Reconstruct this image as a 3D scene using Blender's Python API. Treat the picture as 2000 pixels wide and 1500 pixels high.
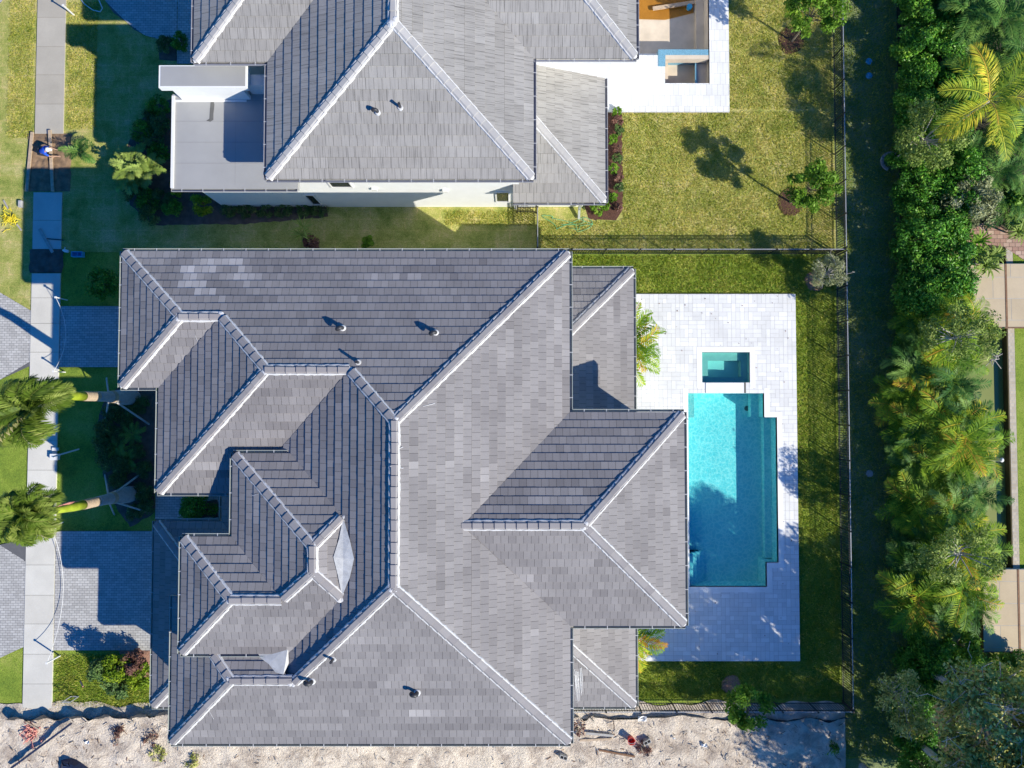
import bpy, math, random
import numpy as np
from mathutils import Vector, noise, Quaternion
R = math.radians
random.seed(7)
for o in list(bpy.data.objects): bpy.data.objects.remove(o)
scene = bpy.context.scene
col = scene.collection

# ------------------------------------------------------------------ camera
CAM_H, F, TILT = 38.0, 1389.0, math.atan(44/1389.0)
cd = bpy.data.cameras.new('camera'); cam = bpy.data.objects.new('camera', cd); col.objects.link(cam)
cam.location = (0, 0, CAM_H); cam.rotation_euler = (TILT, 0, 0)
cd.sensor_width = 36.0; cd.lens = 36.0*F/2000.0; cd.clip_start = .5; cd.clip_end = 800
scene.camera = cam
# ------------------------------------------------------------------ light
SUN_EL, SUN_AZ = R(33.0), R(-33.0)
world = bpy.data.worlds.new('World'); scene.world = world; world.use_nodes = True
nt = world.node_tree; nt.nodes.clear()
wo = nt.nodes.new('ShaderNodeOutputWorld'); bg = nt.nodes.new('ShaderNodeBackground')
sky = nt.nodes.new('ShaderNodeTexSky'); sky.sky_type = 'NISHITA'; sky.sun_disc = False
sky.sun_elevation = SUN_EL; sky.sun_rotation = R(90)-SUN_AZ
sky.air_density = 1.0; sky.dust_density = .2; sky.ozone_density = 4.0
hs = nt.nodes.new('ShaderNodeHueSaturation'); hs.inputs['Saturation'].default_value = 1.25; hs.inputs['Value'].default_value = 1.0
tn = nt.nodes.new('ShaderNodeMix'); tn.data_type = 'RGBA'; tn.blend_type = 'MULTIPLY'; tn.inputs[0].default_value = 1.0; tn.inputs[7].default_value = (.20, .90, 1.42, 1)   # blue tint put into the sky light to deepen the blue shade
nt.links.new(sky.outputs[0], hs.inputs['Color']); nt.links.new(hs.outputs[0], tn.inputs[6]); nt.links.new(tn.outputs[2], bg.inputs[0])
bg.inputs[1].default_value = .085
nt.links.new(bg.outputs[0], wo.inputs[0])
sd = bpy.data.lights.new('sun', 'SUN'); sd.energy = 5.0; sd.angle = R(.5); sd.color = (1, .94, .81)
sun = bpy.data.objects.new('sun', sd); col.objects.link(sun)
SV = Vector((math.cos(SUN_EL)*math.cos(SUN_AZ), math.cos(SUN_EL)*math.sin(SUN_AZ), math.sin(SUN_EL)))
sun.rotation_euler = SV.to_track_quat('Z', 'Y').to_euler(); sun.location = SV*60
scene.view_settings.view_transform = 'Standard'; scene.view_settings.look = 'None'
scene.view_settings.exposure = .35; scene.view_settings.gamma = 1.0
scene.render.engine = 'CYCLES'
scene.cycles.max_bounces = 8; scene.cycles.transparent_max_bounces = 16

# ------------------------------------------------------------------ helpers
def g(px, py, z=0.0):
    """survey point: position in metres of a spot measured on the aerial photograph, at a known height"""
    x = (px-1000)/F; y = -(py-750)/F; c, s = math.cos(TILT), math.sin(TILT)
    yy = y*c+s; zz = y*s-c; t = (z-CAM_H)/zz
    return (x*t, yy*t)
def G3(px, py, z=0.0):
    a = g(px, py, z); return Vector((a[0], a[1], z))
def tag(o, label=None, cat=None, group=None, kind=None):
    if label: o['label'] = label
    if cat: o['category'] = cat
    if group: o['group'] = group
    if kind: o['kind'] = kind
    return o
def thing(name, label, cat, loc=(0, 0, 0), rz=0, group=None):
    o = bpy.data.objects.new(name, None); col.objects.link(o); o.empty_display_size = .3
    o.location = loc; o.rotation_euler = (0, 0, rz)
    return tag(o, label, cat, group)
def wl(o):
    v = Vector((0, 0, 0))
    while o is not None: v += o.location; o = o.parent
    return v
def copy_tree(o, parent=None):
    c = o.copy(); col.objects.link(c); c.parent = parent
    for ch in list(o.children): copy_tree(ch, c)
    return c
class MB:
    def __init__(s): s.v = []; s.f = []; s.m = []; s.t = []
    def face(s, pts, mi=0, tint=.5):
        n = len(s.v); s.v += [tuple(p) for p in pts]; s.f.append(tuple(range(n, n+len(pts)))); s.m.append(mi); s.t.append(tint)
    def box(s, x0, y0, z0, x1, y1, z1, mi=0, tint=.5, rot=0, c=None):
        x0, x1 = min(x0, x1), max(x0, x1); y0, y1 = min(y0, y1), max(y0, y1)
        P = [(x0, y0, z0), (x1, y0, z0), (x1, y1, z0), (x0, y1, z0), (x0, y0, z1), (x1, y0, z1), (x1, y1, z1), (x0, y1, z1)]
        if rot:
            cx, cy = c if c else ((x0+x1)/2, (y0+y1)/2); a, b = math.cos(rot), math.sin(rot)
            P = [(cx+(p[0]-cx)*a-(p[1]-cy)*b, cy+(p[0]-cx)*b+(p[1]-cy)*a, p[2]) for p in P]
        for q in ((0, 3, 2, 1), (4, 5, 6, 7), (0, 1, 5, 4), (1, 2, 6, 5), (2, 3, 7, 6), (3, 0, 4, 7)):
            s.face([P[i] for i in q], mi, tint)
    def bar(s, a, b, w, h=None, mi=0, tint=.5):
        h = h or w; a = Vector(a); b = Vector(b); d = (b-a).normalized()
        u = d.cross(Vector((0, 0, 1)));  u = Vector((1, 0, 0)) if u.length < 1e-4 else u.normalized()
        w_ = d.cross(u).normalized(); u = u*w/2; w_ = w_*h/2
        A = [a+u+w_, a-u+w_, a-u-w_, a+u-w_]; B = [p+(b-a) for p in A]
        for i in range(4): s.face([A[i], A[(i+1) % 4], B[(i+1) % 4], B[i]], mi, tint)
        s.face(A[::-1], mi, tint); s.face(B, mi, tint)
    def tube(s, pts, rad, seg=8, mi=0, tint=.5, cap=True):
        pts = [Vector(p) for p in pts]; n = len(pts)
        if not isinstance(rad, (list, tuple)): rad = [rad]*n
        base = len(s.v); up = None
        for i, p in enumerate(pts):
            d = (pts[min(i+1, n-1)]-pts[max(i-1, 0)]).normalized()
            if up is None: up = Vector((1, 0, 0)) if abs(d.x) < .8 else Vector((0, 1, 0))
            u = d.cross(up).normalized(); w = u.cross(d).normalized(); up = w
            for k in range(seg):
                a = 2*math.pi*k/seg; s.v.append(tuple(p+(u*math.cos(a)+w*math.sin(a))*rad[i]))
        for i in range(n-1):
            for k in range(seg):
                k2 = (k+1) % seg; s.f.append((base+i*seg+k, base+i*seg+k2, base+(i+1)*seg+k2, base+(i+1)*seg+k)); s.m.append(mi); s.t.append(tint)
        if cap:
            s.f.append(tuple(base+k for k in range(seg))[::-1]); s.m.append(mi); s.t.append(tint)
            s.f.append(tuple(base+(n-1)*seg+k for k in range(seg))); s.m.append(mi); s.t.append(tint)
    def build(s, name, mats, parent=None, smooth=False):
        me = bpy.data.meshes.new(name); off = wl(parent) if parent else Vector((0, 0, 0))
        me.from_pydata([(p[0]-off.x, p[1]-off.y, p[2]-off.z) for p in s.v], [], s.f)
        if not isinstance(mats, (list, tuple)): mats = [mats]
        for m in mats: me.materials.append(m)
        me.polygons.foreach_set('material_index', s.m)
        if smooth: me.polygons.foreach_set('use_smooth', [True]*len(s.f))
        at = me.color_attributes.new('tint', 'FLOAT_COLOR', 'CORNER')
        arr = np.repeat(np.array(s.t, dtype=np.float32), [len(f) for f in s.f])
        at.data.foreach_set('color', np.column_stack([arr, arr, arr, np.ones_like(arr)]).ravel())
        o = bpy.data.objects.new(name, me); col.objects.link(o); o.parent = parent
        return o
def build_np(name, V, Fq, T, mat, parent=None, k=4):
    """fast mesh from numpy arrays: V (n,3) local, Fq (m,k), T tint per face"""
    me = bpy.data.meshes.new(name); nf = len(Fq)
    me.vertices.add(len(V)); me.vertices.foreach_set('co', np.asarray(V, dtype=np.float32).ravel())
    me.loops.add(nf*k); me.loops.foreach_set('vertex_index', np.asarray(Fq, dtype=np.int32).ravel())
    me.polygons.add(nf); me.polygons.foreach_set('loop_start', np.arange(0, nf*k, k, dtype=np.int32))
    me.polygons.foreach_set('loop_total', np.full(nf, k, dtype=np.int32))
    at = me.color_attributes.new('tint', 'FLOAT_COLOR', 'CORNER')
    arr = np.repeat(np.asarray(T, dtype=np.float32), k)
    at.data.foreach_set('color', np.column_stack([arr, arr, arr, np.ones_like(arr)]).ravel())
    me.materials.append(mat); me.update(); me.validate()
    o = bpy.data.objects.new(name, me); col.objects.link(o); o.parent = parent
    return o

# ------------------------------------------------------------------ materials
def mat(name):
    m = bpy.data.materials.new(name); m.use_nodes = True
    n = m.node_tree; b = n.nodes['Principled BSDF']; return m, n, b
def N(n, t, **kw):
    x = n.nodes.new(t)
    for k, v in kw.items(): setattr(x, k, v)
    return x
def ramp(n, stops):
    r = N(n, 'ShaderNodeValToRGB'); e = r.color_ramp.elements
    while len(e) < len(stops): e.new(.5)
    for i, (p, c) in enumerate(stops): e[i].position = p; e[i].color = (*c, 1)
    return r
def noise_(n, scale, detail=4, rough=.55, vec=None, dist=0):
    t = N(n, 'ShaderNodeTexNoise'); t.inputs['Scale'].default_value = scale; t.inputs['Detail'].default_value = detail
    t.inputs['Roughness'].default_value = rough; t.inputs['Distortion'].default_value = dist
    if vec is not None: n.links.new(vec, t.inputs['Vector'])
    return t
def objco(n, scale=(1, 1, 1), rot=(0, 0, 0)):
    tc = N(n, 'ShaderNodeTexCoord'); mp = N(n, 'ShaderNodeMapping'); mp.inputs['Scale'].default_value = scale; mp.inputs['Rotation'].default_value = rot
    n.links.new(tc.outputs['Object'], mp.inputs['Vector']); return mp.outputs[0]
def bump(n, b, h, strength=.5, dist=.02):
    x = N(n, 'ShaderNodeBump'); x.inputs['Strength'].default_value = strength; x.inputs['Distance'].default_value = dist
    n.links.new(h, x.inputs['Height']); n.links.new(x.outputs[0], b.inputs['Normal']); return x
def mixc(n, fac, a, b_, blend='MIX'):
    x = N(n, 'ShaderNodeMix', data_type='RGBA', blend_type=blend)
    for s, v in ((x.inputs[0], fac), (x.inputs[6], a), (x.inputs[7], b_)):
        if hasattr(v, 'is_output') or isinstance(v, bpy.types.NodeSocket): n.links.new(v, s)
        elif isinstance(v, (int, float)): s.default_value = v
        else: s.default_value = (*v, 1)
    return x.outputs[2]
def tintnode(n):
    a = N(n, 'ShaderNodeVertexColor', layer_name='tint'); return a.outputs[0]
def plain(name, c, rough=.7, metal=0, var=.12, scale=3, bmp=0, bscale=40):
    m, n, b = mat(name); b.inputs['Roughness'].default_value = rough; b.inputs['Metallic'].default_value = metal
    v = objco(n); t = noise_(n, scale, 5, .6, v)
    r = ramp(n, [(.3, tuple(x*(1-var) for x in c)), (.7, tuple(min(1, x*(1+var)) for x in c))])
    n.links.new(t.outputs[0], r.inputs[0]); n.links.new(r.outputs[0], b.inputs['Base Color'])
    if bmp: t2 = noise_(n, bscale, 4, .6, v); bump(n, b, t2.outputs[0], bmp, .02)
    return m
def tinted(name, lo, hi, rough=.75, grain=.12, gscale=30, bmp=.2, streak=None, spec=.3, top=None):
    """colour from the per-piece tint, with grain; streak = (scale vector) adds streaks"""
    m, n, b = mat(name); b.inputs['Roughness'].default_value = rough; b.inputs['Specular IOR Level'].default_value = spec
    r = ramp(n, [(0, lo), (1, hi)] if not top else [(0, lo), (.5, hi), (1, top)]); n.links.new(tintnode(n), r.inputs[0])
    v = objco(n); t = noise_(n, gscale, 5, .7, v)
    g2 = ramp(n, [(.25, (1-grain,)*3), (.75, (1+grain,)*3)]); n.links.new(t.outputs[0], g2.inputs[0])
    c = mixc(n, 1.0, r.outputs[0], g2.outputs[0], 'MULTIPLY')
    t3 = noise_(n, .7, 4, .6, v); g3 = ramp(n, [(.3, (.9,)*3), (.7, (1.06,)*3)]); n.links.new(t3.outputs[0], g3.inputs[0])
    c = mixc(n, 1.0, c, g3.outputs[0], 'MULTIPLY')
    if streak:
        for i, sc in enumerate(streak):
            ts = noise_(n, 1, 2, .5, objco(n, sc)); gs = ramp(n, [(.34, (.6,)*3), (.46, (1,)*3)]); n.links.new(ts.outputs[0], gs.inputs[0])
            c = mixc(n, .8, c, gs.outputs[0], 'MULTIPLY')
    n.links.new(c, b.inputs['Base Color'])
    if bmp: bump(n, b, t.outputs[0], bmp, .01)
    return m
def foliage(name, stops, transl=.25, rough=.5, spec=.16):
    m, n, b = mat(name); b.inputs['Roughness'].default_value = rough; b.inputs['Specular IOR Level'].default_value = spec
    r = ramp(n, stops); n.links.new(tintnode(n), r.inputs[0])
    t = noise_(n, 1.6, 3, .6, objco(n)); g2 = ramp(n, [(.3, (.8,)*3), (.7, (1.2,)*3)]); n.links.new(t.outputs[0], g2.inputs[0])
    c = mixc(n, 1.0, r.outputs[0], g2.outputs[0], 'MULTIPLY'); n.links.new(c, b.inputs['Base Color'])
    tr = N(n, 'ShaderNodeBsdfTranslucent'); n.links.new(c, tr.inputs[0]); mx = N(n, 'ShaderNodeMixShader'); mx.inputs[0].default_value = transl
    n.links.new(b.outputs[0], mx.inputs[1]); n.links.new(tr.outputs[0], mx.inputs[2])
    n.links.new(mx.outputs[0], n.nodes['Material Output'].inputs[0]); return m
def turf(name, a, b_, c_, patch=.5):
    m, n, b = mat(name); b.inputs['Roughness'].default_value = .85; b.inputs['Specular IOR Level'].default_value = .15
    v = objco(n); big = noise_(n, patch, 4, .65, v, .4); mid = noise_(n, 6, 5, .7, v, 1.5); fine = noise_(n, 26, 4, .75, v, .8)
    r = ramp(n, [(.28, a), (.5, b_), (.74, c_)])
    ad = N(n, 'ShaderNodeMath', operation='ADD'); ad2 = N(n, 'ShaderNodeMath', operation='MULTIPLY_ADD')
    n.links.new(big.outputs[0], ad2.inputs[0]); ad2.inputs[1].default_value = .95; ad2.inputs[2].default_value = -.22
    ml = N(n, 'ShaderNodeMath', operation='MULTIPLY'); n.links.new(mid.outputs[0], ml.inputs[0]); ml.inputs[1].default_value = .5
    n.links.new(ad2.outputs[0], ad.inputs[0]); n.links.new(ml.outputs[0], ad.inputs[1]); n.links.new(ad.outputs[0], r.inputs[0])
    g2 = ramp(n, [(.33, (.45,)*3), (.5, (1,)*3), (.68, (1.5,)*3)]); n.links.new(fine.outputs[0], g2.inputs[0])
    c = mixc(n, 1.0, r.outputs[0], g2.outputs[0], 'MULTIPLY')
    if name == 'dry_turf':     # strips of laid sod with dry seams
        br = N(n, 'ShaderNodeTexBrick'); br.inputs['Scale'].default_value = 1; br.inputs['Brick Width'].default_value = 1.25; br.inputs['Row Height'].default_value = .6; br.inputs['Mortar Size'].default_value = .05; br.inputs['Mortar Smooth'].default_value = .9
        br.inputs['Color1'].default_value = (.85, .92, .85, 1); br.inputs['Color2'].default_value = (1.08, 1.04, 1.0, 1); br.inputs['Mortar'].default_value = (1.5, 1.2, 1.5, 1)
        nz = noise_(n, 2.5, 3, .6, v); va = N(n, 'ShaderNodeVectorMath', operation='MULTIPLY_ADD'); n.links.new(nz.outputs[1], va.inputs[0]); va.inputs[1].default_value = (.25, .25, .25); n.links.new(v, va.inputs[2]); n.links.new(va.outputs[0], br.inputs['Vector'])
        c = mixc(n, .4, c, br.outputs[0], 'MULTIPLY')
    n.links.new(c, b.inputs['Base Color'])
    bump(n, b, fine.outputs[0], .9, .05); return m

M = {}
M['turf_dry'] = turf('dry_turf', (.20, .27, .05), (.40, .41, .11), (.62, .53, .24), .8)
M['turf'] = turf('green_turf', (.13, .21, .03), (.25, .34, .045), (.38, .42, .09))
M['turf_alley'] = turf('alley_turf', (.13, .21, .06), (.22, .28, .11), (.33, .34, .19), .5)
M['blade'] = foliage('grass_blade', [(0, (.14, .24, .015)), (.35, (.26, .36, .03)), (.6, (.50, .50, .08)), (1, (.85, .72, .28))], .45, .6, .2)
M['concrete'] = tinted('sidewalk_concrete', (.40, .36, .29), (.70, .675, .60), .85, .08, 25, .1)
M['paver_deck'] = tinted('white_deck_paver', (.76, .76, .74), (.90, .90, .88), .6, .03, 12, .08)
M['joint'] = plain('paver_joint', (.50, .49, .46), .9)
M['paver_grey'] = tinted('grey_driveway_paver', (.43, .42, .40), (.56, .55, .525), .85, .1, 35, .25)
M['joint_dark'] = plain('dark_joint', (.13, .13, .135), .9)
M['tile'] = tinted('dark_grey_roof_tile', (.20, .186, .184), (.315, .296, .289), .7, .07, 20, .12, None, .3, (.62, .59, .57))
M['tile_pale'] = tinted('streaked_grey_roof_tile_v', (.30, .285, .265), (.385, .368, .345), .75, .05, 20, .12, [(26, .9, .9)], .3, (.46, .45, .43))
M['tile_pale_x'] = tinted('streaked_grey_roof_tile_u', (.30, .285, .265), (.385, .368, .345), .75, .05, 20, .12, [(.9, 26, .9)], .3, (.46, .45, .43))
M['underlay'] = plain('roof_underlay', (.035, .035, .04), .9)
M['cap'] = tinted('ridge_cap_tile', (.27, .25, .25), (.36, .34, .33), .7, .06, 25, .1)
M['cap_pale'] = tinted('pale_ridge_cap', (.40, .39, .38), (.50, .48, .46), .7, .06, 25, .1)
M['mortar'] = plain('white_mortar', (.66, .65, .64), .8, 0, .06, 8, .4)
M['stucco'] = plain('white_stucco', (.83, .84, .83), .85, 0, .03, 2, .15, 60)
M['gutter'] = plain('gutter_metal', (.42, .45, .40), .45, 0, .05)
M['gutter_pale'] = plain('grey_gutter', (.33, .33, .36), .45, 0, .05)
M['white'] = plain('white_paint', (.8, .8, .78), .5, 0, .04)
M['membrane'] = plain('white_membrane', (.58, .58, .56), .7, 0, .16, 5)
M['flat'] = plain('grey_flat_roof', (.36, .36, .355), .8, 0, .05, .9, .05)
M['seam'] = plain('roof_seam', (.26, .26, .26), .8)
M['stain'] = plain('dark_stain', (.13, .13, .125), .9)
M['black'] = plain('black_metal', (.03, .03, .032), .35, .2, .1)
M['rail'] = plain('sunlit_rail', (.42, .43, .45), .35, .2, .1)  # sun glare on the black fence's top rail put into its colour
M['pipe'] = plain('dark_pipe', (.05, .05, .055), .5, .2)
M['collar'] = plain('pale_collar', (.6, .6, .6), .6)
M['wood'] = plain('raw_timber', (.50, .38, .26), .8, 0, .2, 6)
M['wood_grey'] = plain('weathered_timber', (.42, .40, .37), .85, 0, .15, 6)
M['wood_dark'] = plain('brown_timber', (.24, .13, .07), .85, 0, .25, 6)
M['soil'] = plain('brown_soil', (.26, .17, .10), .95, 0, .35, 3, .9, 10)
M['soil_dark'] = plain('dark_soil', (.13, .095, .075), .95, 0, .35, 3, .9, 10)
M['mulch'] = plain('dark_mulch', (.10, .045, .03), .95, 0, .6, 22, 1.0, 30)
M['mulch_pink'] = plain('pink_mulch', (.36, .20, .14), .95, 0, .4, 18, 1.0, 30)
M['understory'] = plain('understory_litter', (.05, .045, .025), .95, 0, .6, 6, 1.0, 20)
M['bark'] = plain('tree_bark', (.26, .21, .15), .9, 0, .3, 12, .5)
M['bark_pale'] = plain('pale_bark', (.50, .46, .40), .9, 0, .2, 12, .4)
M['palm_grey'] = plain('grey_palm_bark', (.42, .41, .41), .9, 0, .15, 8, .4)
M['shaft'] = plain('green_crownshaft', (.34, .42, .03), .4, 0, .2, 3)
M['glass'] = plain('window_glass', (.03, .035, .04), .08, 0, .05)
M['brick'] = tinted('red_brick', (.40, .24, .18), (.58, .42, .32), .9, .1, 30, .3)
M['dock'] = tinted('tan_dock', (.56, .45, .30), (.64, .52, .36), .85, .05, 14, .1)
M['tan_paver'] = tinted('tan_paver', (.50, .43, .32), (.60, .52, .40), .9, .08, 30, .2)
M['leaf_hedge'] = foliage('hedge_leaf', [(0, (.03, .12, .015)), (.6, (.12, .34, .03)), (1, (.42, .66, .08))], .2, .4, .25)
M['leaf_shrub'] = foliage('shrub_leaf', [(0, (.05, .10, .03)), (.6, (.13, .22, .06)), (1, (.28, .38, .12))], .2, .45, .2)
M['leaf_tree'] = foliage('yard_tree_leaf', [(0, (.05, .13, .012)), (.6, (.19, .36, .03)), (1, (.42, .56, .08))], .25)
M['leaf_olive'] = foliage('olive_leaf', [(0, (.10, .17, .03)), (.6, (.33, .43, .09)), (1, (.62, .68, .24))], .25)
M['leaf_silver'] = foliage('silver_leaf', [(0, (.15, .17, .07)), (.6, (.38, .41, .20)), (1, (.66, .66, .40))], .15)
M['leaf_grey'] = foliage('dry_grey_leaf', [(0, (.12, .16, .03)), (.4, (.44, .46, .11)), (.8, (.74, .70, .26)), (1, (.85, .76, .30))], .15)
M['leaf_red'] = foliage('bronze_leaf', [(0, (.10, .05, .04)), (.6, (.26, .13, .10)), (1, (.42, .26, .18))], .15)
M['leaf_lime'] = foliage('lime_leaf', [(0, (.06, .13, .01)), (.5, (.25, .36, .02)), (.85, (.42, .50, .04)), (1, (.40, .16, .10))], .25)
M['palm_leaf'] = foliage('areca_leaf', [(0, (.05, .14, .012)), (.45, (.17, .33, .025)), (.75, (.42, .58, .04)), (.92, (.78, .64, .05)), (1, (.75, .36, .06))], .35)
M['palm_dark'] = foliage('dark_palm_leaf', [(0, (.025, .08, .02)), (.5, (.08, .21, .04)), (1, (.24, .40, .08))], .25)
M['royal_leaf'] = foliage('royal_palm_leaf', [(0, (.03, .06, .012)), (.5, (.13, .21, .02)), (.85, (.36, .42, .09)), (1, (.60, .52, .26))], .25)
M['coco_leaf'] = foliage('coconut_leaf', [(0, (.05, .11, .015)), (.5, (.27, .40, .04)), (.85, (.72, .70, .06)), (1, (.85, .52, .07))], .3)
M['bright_leaf'] = foliage('bright_leaf', [(0, (.14, .24, .03)), (1, (.42, .52, .14))], .25)
M['shirt'] = plain('blue_shirt', (.02, .10, .60), .9); M['skin'] = plain('skin', (.42, .26, .18), .6)
M['trousers'] = plain('dark_trousers', (.03, .035, .05), .9)
M['yellow'] = plain('yellow_plastic', (.80, .66, .03), .6, 0, .15)
M['red'] = plain('red_plastic', (.62, .06, .04), .5); M['net'] = plain('orange_red_net', (.72, .30, .24), .7, 0, .3, 15)
M['block'] = plain('concrete_block', (.42, .41, .39), .9, 0, .1, 10, .4)
M['hose'] = plain('green_hose', (.12, .45, .24), .5); M['bluebox'] = plain('blue_lid', (.05, .38, .62), .6)
M['silt'] = plain('silt_fabric', (.025, .027, .03), .7, 0, .3, 3); M['tarp'] = plain('dark_tarp', (.02, .03, .07), .5, 0, .2, 2)
M['stone'] = plain('edging_stone', (.45, .44, .43), .9, 0, .15)
M['seawall'] = plain('dark_seawall', (.10, .08, .035), .9, 0, .2)
M['plaster'] = plain('pool_plaster', (.50, .74, .73), .6, 0, .05, 1.5)
M['spa_bench'] = plain('spa_bench_plaster', (.50, .62, .58), .6, 0, .06, 3)
M['raw_plaster'] = plain('raw_pool_shell', (.62, .53, .42), .85, 0, .14, 1.2, .1)
M['mosaic'] = plain('blue_mosaic', (.17, .36, .48), .4, 0, .6, 45)
def schlick(n, nrm):
    lw = N(n, 'ShaderNodeLayerWeight'); lw.inputs[0].default_value = .5; n.links.new(nrm, lw.inputs['Normal'])
    p = N(n, 'ShaderNodeMath', operation='POWER'); n.links.new(lw.outputs['Facing'], p.inputs[0]); p.inputs[1].default_value = 5
    q = N(n, 'ShaderNodeMath', operation='MULTIPLY_ADD'); n.links.new(p.outputs[0], q.inputs[0]); q.inputs[1].default_value = .97; q.inputs[2].default_value = .025
    return q
m, n, b = mat('pool_water'); M['water'] = m     # rippled surface: caustic sunlight net put into the transmission tint, plus fresnel reflection
v = objco(n, (1, 1, 1)); w1 = noise_(n, 1.3, 3, .6, v); mxv = N(n, 'ShaderNodeMix', data_type='VECTOR'); mxv.inputs[0].default_value = .45
n.links.new(v, mxv.inputs[4]); n.links.new(w1.outputs[1], mxv.inputs[5])
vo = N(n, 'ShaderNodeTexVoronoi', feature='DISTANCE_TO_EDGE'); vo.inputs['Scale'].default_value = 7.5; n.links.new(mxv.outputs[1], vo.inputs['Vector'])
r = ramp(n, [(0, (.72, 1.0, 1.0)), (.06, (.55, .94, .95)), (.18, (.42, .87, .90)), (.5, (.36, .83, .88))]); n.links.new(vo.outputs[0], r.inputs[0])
tb = N(n, 'ShaderNodeBsdfTransparent'); n.links.new(r.outputs[0], tb.inputs[0]); gl = N(n, 'ShaderNodeBsdfGlossy'); gl.inputs['Roughness'].default_value = .04
wn = noise_(n, 4.0, 4, .6, v, .6); bp = N(n, 'ShaderNodeBump'); bp.inputs['Strength'].default_value = .35; bp.inputs['Distance'].default_value = .08
n.links.new(wn.outputs[0], bp.inputs['Height']); n.links.new(bp.outputs[0], gl.inputs['Normal'])
fr = schlick(n, bp.outputs[0])
mx = N(n, 'ShaderNodeMixShader'); n.links.new(fr.outputs[0], mx.inputs[0]); n.links.new(tb.outputs[0], mx.inputs[1]); n.links.new(gl.outputs[0], mx.inputs[2])
n.links.new(mx.outputs[0], n.nodes['Material Output'].inputs[0]); n.nodes.remove(b)
def calm_water(name, c):
    m, n, b = mat(name); tb = N(n, 'ShaderNodeBsdfTransparent'); tb.inputs[0].default_value = (*c, 1)
    gl = N(n, 'ShaderNodeBsdfGlossy'); gl.inputs['Roughness'].default_value = .05; fr = None
    wn = noise_(n, 9.0, 3, .6, objco(n), .8); bp = N(n, 'ShaderNodeBump'); bp.inputs['Strength'].default_value = .5; bp.inputs['Distance'].default_value = .05
    n.links.new(wn.outputs[0], bp.inputs['Height']); n.links.new(bp.outputs[0], gl.inputs['Normal']); fr = schlick(n, bp.outputs[0])
    mx = N(n, 'ShaderNodeMixShader'); n.links.new(fr.outputs[0], mx.inputs[0]); n.links.new(tb.outputs[0], mx.inputs[1]); n.links.new(gl.outputs[0], mx.inputs[2])
    n.links.new(mx.outputs[0], n.nodes['Material Output'].inputs[0]); return m
M['spa_water'] = calm_water('spa_water', (.52, .84, .82)); M['rust_water'] = calm_water('rusty_water', (.78, .56, .24))
M['canal'] = plain('olive_canal_water', (.27, .30, .095), .12, 0, .06, .5, .05, 3)
for k_, (a_, b_) in {'sand': ((.57, .47, .37), (.86, .74, .59))}.items():
    m, n, b = mat('sand'); b.inputs['Roughness'].default_value = .95; v = objco(n); t = noise_(n, 1.1, 8, .68, v, .5); r = ramp(n, [(.30, (.40, .32, .25)), (.42, a_), (.56, b_)])
    n.links.new(t.outputs[0], r.inputs[0]); t2 = noise_(n, 9, 6, .7, v, .6); gg = ramp(n, [(.3, (.62, .58, .52)), (.45, (1,)*3)]); n.links.new(t2.outputs[0], gg.inputs[0])
    c = mixc(n, 1.0, r.outputs[0], gg.outputs[0], 'MULTIPLY'); n.links.new(c, b.inputs['Base Color']); bump(n, b, t2.outputs[0], 1.0, .12); M['sand'] = m

# ------------------------------------------------------------------ ground and paving
def cells(rects, holes):
    """split rectangles (x0,y0,x1,y1) round the holes into hole-free rectangles"""
    out = []
    for (x0, y0, x1, y1) in rects:
        xs = sorted({x0, x1} | {min(max(v, x0), x1) for h in holes for v in (h[0], h[2])})
        ys = sorted({y0, y1} | {min(max(v, y0), y1) for h in holes for v in (h[1], h[3])})
        for i in range(len(xs)-1):
            for j in range(len(ys)-1):
                cx, cy = (xs[i]+xs[i+1])/2, (ys[j]+ys[j+1])/2
                if not any(h[0] < cx < h[2] and h[1] < cy < h[3] for h in holes): out.append((xs[i], ys[j], xs[i+1], ys[j+1]))
    return out
def sheet(name, rects, z, m, holes=(), label=None):
    mb = MB()
    for (x0, y0, x1, y1) in cells(rects, holes): mb.face([(x0, y0, z), (x1, y0, z), (x1, y1, z), (x0, y1, z)])
    return tag(mb.build(name, m), label, None, None, 'structure')
def slab(mb, rects, z0, z1, holes=()):
    for c in cells(rects, holes): mb.box(c[0], c[1], z0, c[2], c[3], z1)
def poly_sheet(name, pts, z, m, label=None, px=True, side=0, kind='structure'):
    mb = MB(); P = [G3(*p, z) for p in pts] if px else [Vector((*p, z)) for p in pts]
    a = sum(P[i].x*P[(i+1) % len(P)].y-P[(i+1) % len(P)].x*P[i].y for i in range(len(P)))
    if a < 0: P = P[::-1]
    mb.face(P)
    if side:
        for i in range(len(P)): p, q = P[i], P[(i+1) % len(P)]; mb.face([p, (p.x, p.y, z-side), (q.x, q.y, z-side), q])
    return tag(mb.build(name, m), label, None, None, kind)
def bbox(poly): xs = [p[0] for p in poly]; ys = [p[1] for p in poly]; return min(xs), min(ys), max(xs), max(ys)
def clip(poly, nx, ny, d):
    """keep nx*x+ny*y >= d"""
    out = []
    for i in range(len(poly)):
        p, q = poly[i], poly[(i+1) % len(poly)]; a = nx*p[0]+ny*p[1]-d; b = nx*q[0]+ny*q[1]-d
        if a >= -1e-9: out.append(p)
        if (a > 1e-9 and b < -1e-9) or (a < -1e-9 and b > 1e-9): t = a/(a-b); out.append((p[0]+(q[0]-p[0])*t, p[1]+(q[1]-p[1])*t))
    return out
def area(p): return abs(sum(p[i][0]*p[(i+1) % len(p)][1]-p[(i+1) % len(p)][0]*p[i][1] for i in range(len(p))))/2
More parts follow.
